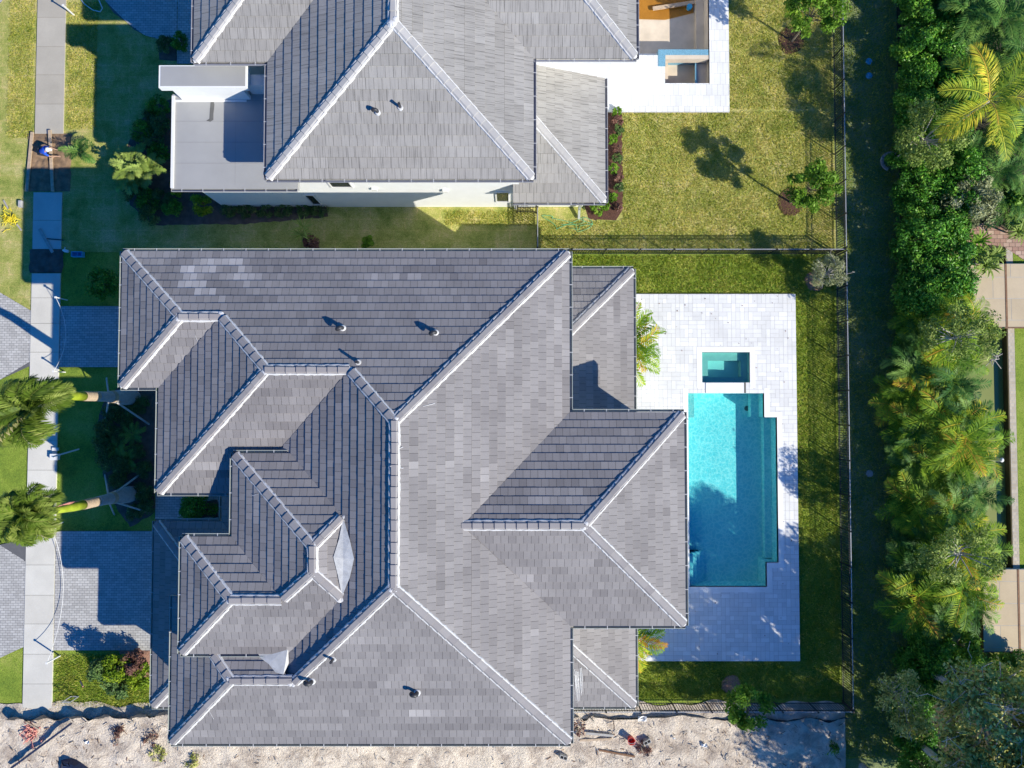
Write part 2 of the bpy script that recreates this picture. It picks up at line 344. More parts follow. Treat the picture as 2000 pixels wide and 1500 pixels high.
def pave(mb, polys, z, kind, rnd, gap=.006):
    """lay paving units over convex polygons (list of xy lists)"""
    for poly in polys:
        x0, y0, x1, y1 = bbox(poly); units = []
        if kind == 'weave':      # mixed directions
            s = .46; i0, i1, j0, j1 = int(x0//s)-1, int(x1//s)+2, int(y0//s)-1, int(y1//s)+2
            for i in range(i0, i1):
                for j in range(j0, j1):
                    rr = random.Random(i*7919+j*104729); ox = (j % 2)*s/2; a, b = i*s+ox, j*s; k = rr.random()
                    if k < .38: units += [(a, b, a+s, b+s/2, rr.random()), (a, b+s/2, a+s, b+s, rr.random())]
                    elif k < .72: units += [(a, b, a+s/2, b+s, rr.random()), (a+s/2, b, a+s, b+s, rr.random())]
                    elif k < .86: units += [(a, b, a+s/2, b+s/2, rr.random()), (a+s/2, b, a+s, b+s/2, rr.random()), (a, b+s/2, a+s, b+s, rr.random())]
                    else: units += [(a, b, a+s/2, b+s, rr.random()), (a+s/2, b, a+s, b+s/2, rr.random()), (a+s/2, b+s/2, a+s, b+s, rr.random())]
        else:
            w, h = kind
            for j in range(int(y0//h)-1, int(y1//h)+2):
                for i in range(int(x0//w)-1, int(x1//w)+2):
                    o = (j % 2)*w/2; units.append((i*w+o, j*h, (i+1)*w+o, (j+1)*h, random.Random(i*31+j*977).random()))
        for (a, b, c, d, t) in units:
            q = [(a+gap, b+gap), (c-gap, b+gap), (c-gap, d-gap), (a+gap, d-gap)]
            # clip the unit by each edge of the (ccw) polygon
            for i in range(len(poly)):
                p, r_ = poly[i], poly[(i+1) % len(poly)]; nx, ny = -(r_[1]-p[1]), r_[0]-p[0]
                q = clip(q, nx, ny, nx*p[0]+ny*p[1])
                if len(q) < 3: break
            if len(q) >= 3 and area(q) > .002: mb.face([(x, y, z) for x, y in q], 1, t**2 if rnd else t)
def ccw(P):
    a = sum(P[i][0]*P[(i+1) % len(P)][1]-P[(i+1) % len(P)][0]*P[i][1] for i in range(len(P))); return P if a > 0 else P[::-1]

POOL = [(9.38, -.57, 13.43, .71), (9.38, -8.25, 14.10, -.57), (9.38, -9.52, 13.47, -8.25)]
SPA = (10.14, 1.28, 12.69, 2.90)
NPOOL = (3.0, 19.0, 10.68, 30.0); NSPA = (8.27, 17.46, 10.68, 19.0); NSTEP = (6.3, 18.72, 7.9, 19.0)
CANAL = (22.4, -13.5, 26.5, 8.5)
HOLES = POOL+[SPA, NPOOL, NSPA, CANAL]
sheet('ground', [(-250, -250, 250, 250)], -.02, M['turf'], HOLES)
sheet('lawn', [(-27.9, 8.3, 17.42, 40)], 0, M['turf_dry'], HOLES, 'dry yellowish lawn round the northern house')
sheet('front_lawn', [(-60, 4.8, -25.5, 40)], .004, M['turf_dry'])
sheet('alley', [(17.42, -60, 20.9, 60)], .004, M['turf_alley'], (), 'narrow grass alley between the fence and the hedge')
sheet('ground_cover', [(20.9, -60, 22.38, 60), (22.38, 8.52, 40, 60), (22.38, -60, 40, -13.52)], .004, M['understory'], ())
# sand lot with real lumps
nx_, ny_ = 300, 70; X = np.linspace(-40, 17.5, nx_); Y = np.linspace(-30, -15.62, ny_); V = []
for j in range(ny_):
    for i in range(nx_):
        x, y = X[i], Y[j] + (.12*math.sin(X[i]*1.3)+.08*math.sin(X[i]*3.1) if j == ny_-1 else 0)
        h = noise.noise((x*.7, y*.7, 0))*.16+noise.noise((x*2.2, y*2.2, 3))*.10+noise.noise((x*5, y*5, 9))*.05
        h += .035*math.sin((y+.18*x+.5*math.sin(x*.4))*11)*max(0, min(1, 1.6*noise.noise((x*.25, y*.5, 20))+.3))
        V.append((x, y, .02+max(0, .12+h*.75)*min(1, (ny_-1-j)/3)))
ids = np.arange(nx_*ny_).reshape(ny_, nx_); Q = np.stack([ids[:-1, :-1], ids[:-1, 1:], ids[1:, 1:], ids[1:, :-1]], -1).reshape(-1, 4)
o = build_np('sand_lot', V, Q, np.full(len(Q), .5), M['sand']); o.data.polygons.foreach_set('use_smooth', [True]*len(Q)); tag(o, kind='structure')
# canal, seawall, strip and bank on the east
sheet('canal_water', [(22.3, -13.6, 26.6, 8.6)], -.36, M['canal'])
mb = MB(); mb.box(26.5, -13.6, -1.2, 26.56, 8.6, .02); mb.box(22.34, -13.56, -1.2, 22.4, 8.56, .0)
tag(mb.build('seawall', M['seawall']), 'dark seawall edging the olive green canal', 'seawall')
mb = MB(); pave(mb, [ccw([(26.56, -13.6), (26.9, -13.6), (26.9, 8.6), (26.56, 8.6)])], .03, (.2, .17), False, .008)
mb.face([(26.56, -13.6, .026), (26.9, -13.6, .026), (26.9, 8.6, .026), (26.56, 8.6, .026)], 0); tag(mb.build('bank_path', [M['joint'], M['tan_paver']]), kind='structure')
sheet('bank_lawn', [(26.92, -13.6, 40, 8.6)], .01, M['turf'])
# sidewalk
mb = MB(); sx0, sx1 = -25.76, -24.23
def slabs(py0, py1, joints, tn_=.9):
    ys = [py0]+joints+[py1]
    for a, b in zip(ys[:-1], ys[1:]):
        ya, yb = g(100, b)[1], g(100, a)[1]; mb.box(sx0, ya+.008, -.1, sx1, yb-.008, .06, 0, tn_+random.uniform(-.1, .1))
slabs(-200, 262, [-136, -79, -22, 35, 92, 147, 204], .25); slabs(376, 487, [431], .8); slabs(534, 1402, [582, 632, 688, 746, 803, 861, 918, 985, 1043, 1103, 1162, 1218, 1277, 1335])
tag(mb.build('sidewalk', M['concrete']), kind='structure')
# dug strips of soil where slabs are missing
def soil(px0, py0, px1, py1, m_, z=.02):
    a = g(px0, py1); b_ = g(px1, py0); nx, ny = 30, 40; V = []
    for j in range(ny):
        for i in range(nx):
            x = a[0]+(b_[0]-a[0])*i/(nx-1); y = a[1]+(b_[1]-a[1])*j/(ny-1); e = min(i, nx-1-i, j, ny-1-j)
            V.append((x+noise.noise((x*3, y*3, 1))*.08*(e == 0), y, z+(noise.noise((x*4, y*4, 5))*.07+noise.noise((x*11, y*11, 7))*.035+.045)*min(1, e/2)))
    ids = np.arange(nx*ny).reshape(ny, nx); Q = np.stack([ids[:-1, :-1], ids[:-1, 1:], ids[1:, 1:], ids[1:, :-1]], -1).reshape(-1, 4)
    return tag(build_np('soil', V, Q, np.full(len(Q), .5), m_), kind='structure')
soil(52, 261, 140, 374, M['soil']); soil(58, 487, 124, 533, M['soil_dark'])
# driveways, aprons and walk in grey pavers
mb = MB()
def gp(polys, z=.03):
    for P in polys:
        P = ccw([g(*p) if max(abs(p[0]), abs(p[1])) > 40 or p[0] < -30 else p for p in P]); P = ccw(P)
        mb.face([(x, y, z-.004) for x, y in P], 0); pave(mb, [P], z, (.24, .12), False, .006)
Wp = lambda *a: [g(*p) for p in a]
def gpw(P, z=.03):
    P = ccw(P); mb.face([(x, y, z-.004) for x, y in P], 0); pave(mb, [P], z, (.26, .13), False, .007)
gpw([(-24.21, g(0, 717)[1]), (-16.3, g(0, 717)[1]), (-16.3, g(0, 598)[1]), (-24.21, g(0, 598)[1])])
gpw([(-24.21, g(0, 1270)[1]), (-16.6, g(0, 1270)[1]), (-16.6, g(0, 1037)[1]), (-24.21, g(0, 1037)[1])])
gpw([(-18.95, -6.64), (-11.3, -6.64), (-11.3, -3.6), (-18.95, -3.6)])
gpw([g(-260, 420), g(0, 571), (-25.78, g(0, 607)[1]), (-25.78, g(0, 715)[1]), g(0, 742), g(-260, 900)], .028)
gpw([g(-260, 900), g(0, 1064), (-25.78, g(0, 1052)[1]), (-25.78, g(0, 1263)[1]), g(0, 1285), g(-260, 1400)], .028)
gpw([g(-100, -30), g(30, -30), g(0, 8), g(-60, 40)], .028)
tag(mb.build('driveway', [M['joint_dark'], M['paver_grey']]), kind='structure')
mb = MB(); P = [(-21.9, 40)]+[g(*p) for p in ((205, 0), (222, 25), (248, 44), (262, 58), (285, 70), (308, 76), (346, 76), (346, 122), (420, 122), (440, 60))]+[(-13, 40)]
for k in range(1): gpw(P[:7]+[(g(308, 76)[0], 40)], .03); gpw([g(308, 76), g(346, 76), (g(346, 76)[0], 40), (g(308, 76)[0], 40)], .03); gpw([g(346, 125), g(440, 125), (g(440, 0)[0], 40), (g(346, 76)[0], 40)], .03)
tag(mb.build('driveway', [M['joint_dark'], M['paver_grey']]), kind='structure')
# pool decks
mb = MB(); DECK = (6.0, -13.4, 15.17, 6.02)
slab(mb, [DECK], -.1, .11, POOL+[SPA]); tiles = MB(); tiles.v, tiles.f, tiles.m, tiles.t = mb.v, mb.f, mb.m, mb.t
for c in cells([DECK], POOL+[SPA]): pave(tiles, [[(c[0], c[1]), (c[2], c[1]), (c[2], c[3]), (c[0], c[3])]], .114, 'weave', True)
tag(tiles.build('pool_deck', [M['joint'], M['paver_deck']]), kind='structure')
mb = MB(); ND = (1.0, 16.2, 11.74, 30.0)
hol = [NPOOL, NSPA]; slab(mb, [(.4, 15.9, 11.74, 30)], -.1, .11, hol+[(0, 15.0, g(0, 0)[0], 40)]); 
CC = cells([(.4, 15.9, 11.74, 30)], hol)
for c in CC: pave(mb, [[(c[0], c[1]), (c[2], c[1]), (c[2], c[3]), (c[0], c[3])]], .114, (.3, .6), True)
pave(mb, [[(4.75, 15.9-.004-.0), (11.74, 15.9-.004), (11.74, 15.9-.0), (4.75, 15.9)]], .11, (.3, .6), True)
c0 = (4.4, g(0, 213)[1], 11.74, 15.88); slab(mb, [c0], -.1, .11); pave(mb, [[(c0[0], c0[1]), (c0[2], c0[1]), (c0[2], c0[3]), (c0[0], c0[3])]], .114, (.3, .6), True)
tag(mb.build('pool_deck', [M['joint'], M['paver_deck']]), kind='structure')

# ------------------------------------------------------------------ pools
def outline(rects):
    """boundary walls of a union of rects stacked in y"""
    r = sorted(rects, key=lambda q: -q[1]); L = []; Rr = []
    for (x0, y0, x1, y1) in r: L += [(x0, y1), (x0, y0)]; Rr += [(x1, y1), (x1, y0)]
    P = Rr[::-1]+L; out = []
    P = Rr+L[::-1]
    for p in P:
        if not out or (abs(p[0]-out[-1][0])+abs(p[1]-out[-1][1])) > 1e-6: out.append(p)
    return out
PO = outline(POOL)
def basin(mb, outl, rects, ztop, zbot, mi=0):
    for i in range(len(outl)):
        p, q = outl[i], outl[(i+1) % len(outl)]
        mb.face([(p[0], p[1], ztop), (q[0], q[1], ztop), (q[0], q[1], zbot), (p[0], p[1], zbot)], mi)
    for (x0, y0, x1, y1) in rects: mb.face([(x0, y0, zbot), (x1, y0, zbot), (x1, y1, zbot), (x0, y1, zbot)], mi)
pt = thing('swimming_pool', 'turquoise swimming pool with stepped corners in the white paver deck', 'swimming pool', (11.7, -4.4, 0))
mb = MB(); basin(mb, PO, POOL, .11, -1.25); mb.build('basin', M['plaster'], pt)
mb = MB()
for (x0, y0, x1, y1) in POOL: mb.face([(x0, y0, -.03), (x1, y0, -.03), (x1, y1, -.03), (x0, y1, -.03)])
wt = mb.build('water', M['water'], pt)
mb = MB()
for k in range(4): mb.box(9.385, -9.515, -1.245, 9.385+.26*(4-k), -7.85, -1.245+.27*(k+1))
mb.build('steps', M['plaster'], pt)
mb = MB(); mb.box(9.385, -.6+.01, -1.24, 9.82, .705, -.35); mb.build('ledge', M['spa_bench'], pt)
mb = MB(); mb.box(13.0, -.565, -1.24, 13.425, .705, -.75); mb.box(13.72, -8.2, -1.24, 14.095, -.6, -.8); mb.build('bench', M['plaster'], pt)
mb = MB(); mb.tube([(12.95, -.1, -1.24), (12.95, -.1, -1.2)], .14, 12); mb.build('drain', M['stain'], pt)
def coping(rects, extra, zt=.122, w=.28):
    mb = MB()
    big = [(x0-w, y0-w, x1+w, y1+w) for (x0, y0, x1, y1) in rects]
    xs = sorted({v for r_ in big+rects for v in (r_[0], r_[2])}); ys = sorted({v for r_ in big+rects for v in (r_[1], r_[3])})
    for i in range(len(xs)-1):
        for j in range(len(ys)-1):
            cx, cy = (xs[i]+xs[i+1])/2, (ys[j]+ys[j+1])/2; ins = lambda L: any(r_[0] < cx < r_[2] and r_[1] < cy < r_[3] for r_ in L)
            if ins(big) and not ins(rects) and not ins(extra): mb.face([(xs[i], ys[j], zt), (xs[i+1], ys[j], zt), (xs[i+1], ys[j+1], zt), (xs[i], ys[j+1], zt)], 0, .9)
    return mb
coping(POOL, [(10.3, .71, 12.5, 1.3)]).build('coping', M['paver_deck'], pt)
st = thing('spa_pool', 'small square spa with a bench ring at the head of the pool', 'spa', (11.4, 2.1, 0))
mb = MB(); basin(mb, [(SPA[0], SPA[1]), (SPA[0], SPA[3]), (SPA[2], SPA[3]), (SPA[2], SPA[1])], [SPA], .11, -.75); mb.build('basin', M['plaster'], st)
mb = MB(); x0, y0, x1, y1 = SPA; mb.box(x0+.005, y0+.005, -.94, x0+.42, y1-.005, -.30); mb.box(x0+.42, y1-.42, -.94, x1-.005, y1-.005, -.30); mb.box(x0+.42, y0+.005, -.94, x1-.005, y0+.3, -.30); mb.box(x1-.35, y0+.3, -.94, x1-.005, y1-.42, -.30)
mb.build('bench', M['spa_bench'], st)
mb = MB(); mb.face([(x0, y0, .0), (x1, y0, .0), (x1, y1, .0), (x0, y1, .0)]); mb.build('water', M['spa_water'], st)
mb = MB(); mb.box(10.32, .72, .116, 12.35, 1.27, .15); mb.box(12.36, .72, .116, 12.46, 1.27, .135, 1); mb.build('spillway', [M['paver_deck'], M['stain']], st)
coping([SPA], [(10.1, .3, 12.8, 1.2)]).build('coping', M['paver_deck'], st)
# unfinished pool of the northern house
nt_ = thing('empty_pool', 'drained unfinished pool shell with rusty puddle behind the northern house', 'empty pool', (8.5, 21, 0))
mb = MB(); basin(mb, [(3.0, 19.0), (3.0, 30), (10.68, 30), (10.68, 19.0)], [NPOOL], .11, -1.3)
mb.box(10.25, 19.0, -1.29, 10.675, 29.9, -.9); mb.build('shell', M['raw_plaster'], nt_)
mb = MB()
for k in range(3): mb.box(3.2, 19.01, -1.29, 8.0, 19.01+.17*(3-k)+.1, -.95+.33*k)
mb.build('steps', M['white'], nt_)
mb = MB(); mb.face([(3.0, 21.85, -1.27), (8.6, 21.7, -1.27), (10.2, 22.1, -1.27), (10.24, 30, -1.27), (3.0, 30, -1.27)]); mb.build('puddle', M['rust_water'], nt_)
ns = thing('unfinished_spa', 'square unfinished spa with blue mosaic band beside the drained pool', 'spa', (9.5, 18.2, 0))
mb = MB(); x0, y0, x1, y1 = NSPA; basin(mb, [(x0, y0), (x0, y1), (x1, y1), (x1, y0)], [NSPA], .11, -1.0)
mb.box(x0+.005, y0+.28, -.99, x0+.3, y1-.1, -.5); mb.box(x1-.55, y0+.005, -.99, x1-.005, y1-.1, -.45); mb.box(x0+.3, y0+.005, -.99, x1-.55, y0+.26, -.6); mb.build('shell', M['raw_plaster'], ns)
mb = MB(); mb.box(x0-.36, y1-.005, -1.28, x1-.06, y1+.30, .14); mb.box(x0-.36, y1-.62, .06, x0+.02, y1-.006, .14); mb.box(x1-.66, y0+.01, -.44, x1-.55, y1-.02, -.36); mb.build('mosaic_band', M['mosaic'], ns)
mb = MB(); mb.box(x0+.02, y1-.22, -.3, x1-.05, y1-.006, .13); mb.build('wall_cap', M['raw_plaster'], ns)
mb = MB(); mb.bar(G3(1275, 17, -1.15), G3(1372, 2, -1.1), .2, .08); tag(mb.build('plank', M['wood']), 'long raw plank lying in the drained pool', 'plank')
mb = MB(); a = G3(1345, 17, -1.2); mb.tube([a, a+Vector((0, 0, .25))], [.13, .16], 10); tag(mb.build('bucket', M['bluebox']), 'small blue bucket beside the plank in the drained pool', 'bucket')
mb = MB(); mb.tube([G3(1310, 110, -.95), G3(1326, 114, -.93), G3(1345, 120, -.93), G3(1362, 128, -.9)], .018, 6); tag(mb.build('cable', M['black']), 'thin black cable across the unfinished spa floor', 'cable')
mb = MB(); a = G3(1325, 113, -.97)
for k in range(14): p = a+Vector((random.uniform(-.12, .12), random.uniform(-.1, .1), .02)); mb.bar(p, p+Vector((random.uniform(-.1, .1), random.uniform(-.1, .1), .05)), .03)
tag(mb.build('rag', M['net']), 'small orange red rag in the unfinished spa', 'rag')

# ------------------------------------------------------------------ roofs
def subdiv_roof(mb, poly, e0, up, slope, z0, course=.345, tw=.31, t=.035, seed=0, light=None, mi=0):
    """lay individual flat tiles on one roof plane; e0 a point on the eave, up the plan direction that rises"""
    ux, uy = up; ax, ay = -uy, ux; rnd = random.Random(seed)
    D = [(p[0]-e0[0])*ux+(p[1]-e0[1])*uy for p in poly]; A = [(p[0]-e0[0])*ax+(p[1]-e0[1])*ay for p in poly]
    zf = lambda x, y: z0+slope*((x-e0[0])*ux+(y-e0[1])*uy)
    mb.face([(p[0], p[1], zf(*p)-.012) for p in ccw(poly)], 1)
    n = int(max(D)/course)+1; oe = ux*e0[0]+uy*e0[1]; oa = ax*e0[0]+ay*e0[1]
    for k in range(n):
        band = clip(clip(poly, ux, uy, oe+k*course), -ux, -uy, -(oe+(k+1)*course))
        if len(band) < 3 or area(band) < .002: continue
        aa = [(p[0]-e0[0])*ax+(p[1]-e0[1])*ay for p in band]; off = (k % 2)*tw/2+rnd.uniform(-.02, .02)
        wob = rnd.uniform(-.006, .006); run = 0; base = .5
        for i in range(int((min(aa)-off)//tw), int((max(aa)-off)//tw)+1):
            q = clip(clip(band, ax, ay, oa+i*tw+off+.005), -ax, -ay, -(oa+(i+1)*tw+off-.005))
            if len(q) < 3 or area(q) < .0008: continue
            if run <= 0: run = rnd.randint(2, 9); base = rnd.gauss(.52, .17)
            run -= 1; tint = base+rnd.gauss(0, .11); dz = rnd.uniform(-.003, .005); tl = rnd.uniform(-.006, .006)
            cx = sum(p[0] for p in q)/len(q); cy = sum(p[1] for p in q)/len(q)
            if light and light(cx, cy, zf(cx, cy)): tint = rnd.uniform(1.0, 1.5)
            if rnd.random() < .006: tint += rnd.choice((-.5, .4))
            tint *= .5
            P = []
            for p in q:
                d = (p[0]-e0[0])*ux+(p[1]-e0[1])*uy; a_ = (p[0]-e0[0])*ax+(p[1]-e0[1])*ay; f = 1-(d-k*course)/course
                P.append((p[0]-ux*wob*f, p[1]-uy*wob*f, z0+slope*d+(t+dz)*f+tl*((a_-off)/tw-i-.5)+.002, d))
            mb.face([p[:3] for p in ccw(P)] if True else P, mi, tint)
            Pc = ccw([(p[0], p[1], p[2], p[3]) for p in P])
            for a1, b1 in zip(Pc, Pc[1:]+Pc[:1]):
                if abs(a1[3]-k*course) < 1e-5 and abs(b1[3]-k*course) < 1e-5:
                    dn = .05 if k else .16
                    mb.face([a1[:3], (a1[0], a1[1], a1[2]-dn), (b1[0], b1[1], b1[2]-dn), b1[:3]], mi, tint)
def ridge(capmb, morm, A, B, w=.35, step=.42, seed=0, mort=True, lift=.055):
    """cap tiles from the lower end A to the higher end B, with mortar beads on both sides"""
    rnd = random.Random(seed); A = Vector(A); B = Vector(B)
    if A.z > B.z: A, B = B, A
    d = B-A; L = d.length; d.normalize(); s = Vector((-d.y, d.x, 0)).normalized(); drop = .075
    if abs(A.z-B.z) < .01: drop = .095
    n = max(1, int(L/step)); st = L/n
    for i in range(n):
        p0 = A+d*(i*st-.03); p1 = A+d*((i+1)*st); t = rnd.gauss(.5, .18); h0 = lift+.045; h1 = lift+.005; wv = w/2
        prof = [(-wv, -drop), (-wv*.55, -.012), (wv*.55, -.012), (wv, -drop)]
        j = rnd.uniform(-.008, .008)
        a = [p0+s*(x*1.04+j)+Vector((0, 0, z+h0)) for x, z in prof]; b = [p1+s*(x*.96+j)+Vector((0, 0, z+h1)) for x, z in prof]
        for k in range(3): capmb.face([a[k], a[k+1], b[k+1], b[k]][::-1], 0, t)
        capmb.face(a, 0, t); capmb.face([a[0], a[3], a[3]-Vector((0, 0, .06)), a[0]-Vector((0, 0, .06))], 0, t)
        for sg in (0, 3):
            capmb.face([a[sg], b[sg], b[sg]-Vector((0, 0, .12)), a[sg]-Vector((0, 0, .12))], 0, t)
    if mort:
        m_ = int(L/.11)
        for sg in (-1, 1):
            prev = None
            for i in range(m_+1):
                p = A+d*(L*i/m_); wd = .028+rnd.uniform(-.012, .016); c = p+s*sg*(w/2+.01)+Vector((0, 0, -drop*.8+lift+.015))
                ring = [c+s*sg*(wd+.02)+Vector((0, 0, -.10)), c+s*sg*wd*.7+Vector((0, 0, -.0)), c-s*sg*.02+Vector((0, 0, .02)), c-s*sg*.05+Vector((0, 0, -.07))]
                if prev:
                    for k in range(3): morm.face([prev[k], prev[k+1], ring[k+1], ring[k]] if sg > 0 else [prev[k], ring[k], ring[k+1], prev[k+1]])
                prev = ring
def blob(mb, c, r, seed=0, flat=.5):
    rnd = random.Random(seed); seg, rg = 10, 4; base = len(mb.v)
    for j in range(rg+1):
        ph = math.pi/2*j/rg
        for k in range(seg):
            a = 2*math.pi*k/seg; q = r*math.cos(ph)*rnd.uniform(.75, 1.2); mb.v.append((c[0]+q*math.cos(a), c[1]+q*math.sin(a), c[2]+r*flat*math.sin(ph)))
    for j in range(rg):
        for k in range(seg): k2 = (k+1) % seg; mb.f.append((base+j*seg+k, base+j*seg+k2, base+(j+1)*seg+k2, base+(j+1)*seg+k)); mb.m.append(0); mb.t.append(.5)
def eave(gm, sm, a, b, z, out, brackets=True, w=.13, seed=0):
    """gutter along an eave from a to b (xy), out = outward unit vector; sm receives straps"""
    ox, oy = out; a = Vector((*a, 0)); b = Vector((*b, 0)); o_ = Vector((ox, oy, 0)); d = (b-a).normalized(); L = (b-a).length
    P = lambda p, off, zz: p+o_*off+Vector((0, 0, zz))
    def pl(o0, z0, o1, z1): gm.face([P(a, o0, z0), P(b, o0, z0), P(b, o1, z1), P(a, o1, z1)])
    g0, g1 = .012, w
    pl(g0, z-.16, g1*.8, z-.16); pl(g1*.8, z-.16, g1, z-.04); pl(g1, z-.04, g1, z+.0); pl(g1, z, g1-.022, z+.0); pl(g1-.022, z, g1-.022, z-.05); pl(g1-.022, z-.05, g1*.75, z-.12); pl(g1*.75, z-.12, g0, z-.12)
    for e in (a, b): gm.face([P(e, g0, z-.16), P(e, g1*.8, z-.16), P(e, g1, z-.04), P(e, g1, z), P(e, g0, z-.01)])
    if brackets:
        n = max(1, int(L/.95))
        for i in range(n):
            p = a+d*(L*(i+.5)/n); q = p+d*.03; sm.face([P(p, .0, z+.006), P(q, .0, z+.006), P(q, g1+.004, z+.006), P(p, g1+.004, z+.006)])
            sm.face([P(p, g1+.004, z+.006), P(q, g1+.004, z+.006), P(q, g1+.004, z-.03), P(p, g1+.004, z-.03)])
def soffit(mb, x0, y0, x1, y1, z): mb.box(x0+.01, y0+.01, z-.16, x1-.01, y1-.01, z-.10)

house = thing('house', 'two storey white house under a dark grey tiled hip roof with white ridge mortar', 'house', (-5, -4, 0))
roof = MB(); NS = .402
lightpx = [(378, 468, 509), (342, 415, 524), (460, 474, 524), (350, 390, 540), (418, 510, 540), (350, 396, 556), (470, 486, 556), (372, 416, 572), (420, 438, 590)]
def lightf(x, y, z):
    px = 1000+x*F/(CAM_H-z); py = 794-y*F/(CAM_H-z)*1.004
    return any(a < px < b and abs(py-c) < 8 for a, b, c in lightpx)
RP = [  # polygon, eave point, up direction, slope, eave height
 ([(-16.96, 6.76), (2.5, 6.76), (-4.61, -.58), (-6.56, 1.49), (-9.93, 1.49), (-12.15, 3.76), (-13.86, 3.76)], (0, 6.76), (0, -1), NS, 7.2),
 ([(-16.96, 6.76), (-13.86, 3.76), (-16.96, .82)], (-16.96, 0), (1, 0), .391, 7.2),
 ([(-16.96, .82), (-13.86, 3.76), (-12.15, 3.76), (-15.3, .82)], (0, .82), (0, 1), .41, 7.2),
 ([(-15.3, .82), (-12.15, 3.76), (-9.93, 1.49), (-15.3, -3.73)], (-15.3, 0), (1, 0), .392, 7.2),
 ([(-15.3, -3.73), (-9.93, 1.49), (-6.56, 1.49), (-11.66, -3.73)], (0, -3.73), (0, 1), .405, 7.2),
 ([(-11.66, -3.73), (-6.56, 1.49), (-4.61, -.58), (-4.61, -7.03), (-9.02, -11.5), (-11.66, -8.7)], (-11.66, 0), (1, 0), .418, 7.2),
 ([(-14.56, -8.12), (-11.54, -11.24), (-9.02, -11.24), (-9.2, -11.1), (-12.1, -8.12)], (0, -8.12), (0, -1), .41, 7.2),
 ([(-14.56, -8.12), (-11.54, -11.24), (-14.56, -14.36)], (-14.56, 0), (1, 0), .42, 7.2),
 ([(-14.56, -14.36), (-11.54, -11.24), (-9.02, -11.24), (-9.02, -11.5), (-4.61, -7.03), (2.5, -14.36)], (0, -14.36), (0, 1), NS, 7.2),
 ([(2.5, 6.76), (-4.61, -.58), (-4.61, -7.03), (2.5, -14.36), (2.5, -9.39), (-2.01, -4.81), (2.5, -.24)], (2.5, 0), (-1, 0), .415, 7.2),
 ([(2.5, -.24), (7.44, -.24), (2.9, -4.81), (-2.01, -4.81)], (0, -.24), (0, -1), .405, 7.2),
 ([(7.44, -.24), (7.44, -9.39), (2.9, -4.81)], (7.44, 0), (-1, 0), .407, 7.2),
 ([(2.5, -9.39), (-2.01, -4.81), (2.9, -4.81), (7.44, -9.39)], (0, -9.39), (0, 1), .404, 7.2),
 ([(-11.66, -1.95), (-9.27, -1.95), (-6.78, -4.38), (-7.9, -5.54)], (0, -1.95), (0, -1), .418, 8.2),
 ([(-7.9, -5.54), (-6.78, -4.38), (-6.78, -7.72), (-7.9, -6.55)], (-4.24, 0), (-1, 0), .41, 8.2),
 ([(-13.74, -10.24), (-11.31, -7.77), (-9.25, -7.77), (-7.9, -6.55), (-6.78, -7.72), (-9.27, -10.24)], (0, -10.24), (0, 1), .402, 8.2),
 ([(-13.74, -5.41), (-11.31, -7.77), (-13.74, -10.24)], (-13.74, 0), (1, 0), .405, 8.2),
 ([(-13.74, -5.41), (-11.66, -5.41), (-9.25, -7.77), (-11.31, -7.77)], (0, -5.41), (0, -1), .412, 8.2),
 ([(-11.66, -1.95), (-7.9, -5.54), (-7.9, -6.55), (-9.25, -7.77), (-11.66, -5.41)], (-11.66, 0), (1, 0), .40, 8.2),
 ([(-17.18, -5.51), (-13.1, -9.59), (-13.1, -10.23), (-17.18, -14.31)], (-17.18, 0), (1, 0), .4, 3.6),
 ([(-17.18, -5.51), (-13.96, -5.51), (-12.0, -7.47), (-12.0, -9.59), (-13.1, -9.59)], (0, -5.51), (0, -1), .4, 3.6),
 ([(-17.18, -14.31), (-13.1, -10.23), (-11, -10.23), (-11, -14.31)], (0, -14.31), (0, 1), .4, 3.6),
 ([(-13.96, -3.0), (-10.9, -3.0), (-10.9, -8.57), (-13.96, -5.51)], (-13.96, 0), (1, 0), .4, 3.6),
 ([(1.9, 6.7), (5.9, 6.7), (1.9, 2.7)], (0, 6.7), (0, -1), .4, 3.6),
 ([(5.9, 6.7), (5.9, -14.31), (1.9, -10.31), (1.9, 2.7)], (5.9, 0), (-1, 0), .4, 3.6),
 ([(5.9, -14.31), (1.9, -14.31), (1.9, -10.31)], (0, -14.31), (0, 1), .4, 3.6),
]
for i, (p, e, u, s, z) in enumerate(RP): subdiv_roof(roof, p, e, u, s, z, seed=i, light=lightf if i == 0 else None)
ro = roof.build('roof', [M['tile'], M['underlay']], house)
Z = lambda x, y, i: RP[i][4]+RP[i][3]*((x-RP[i][1][0])*RP[i][2][0]+(y-RP[i][1][1])*RP[i][2][1])
cap = MB(); mor = MB()
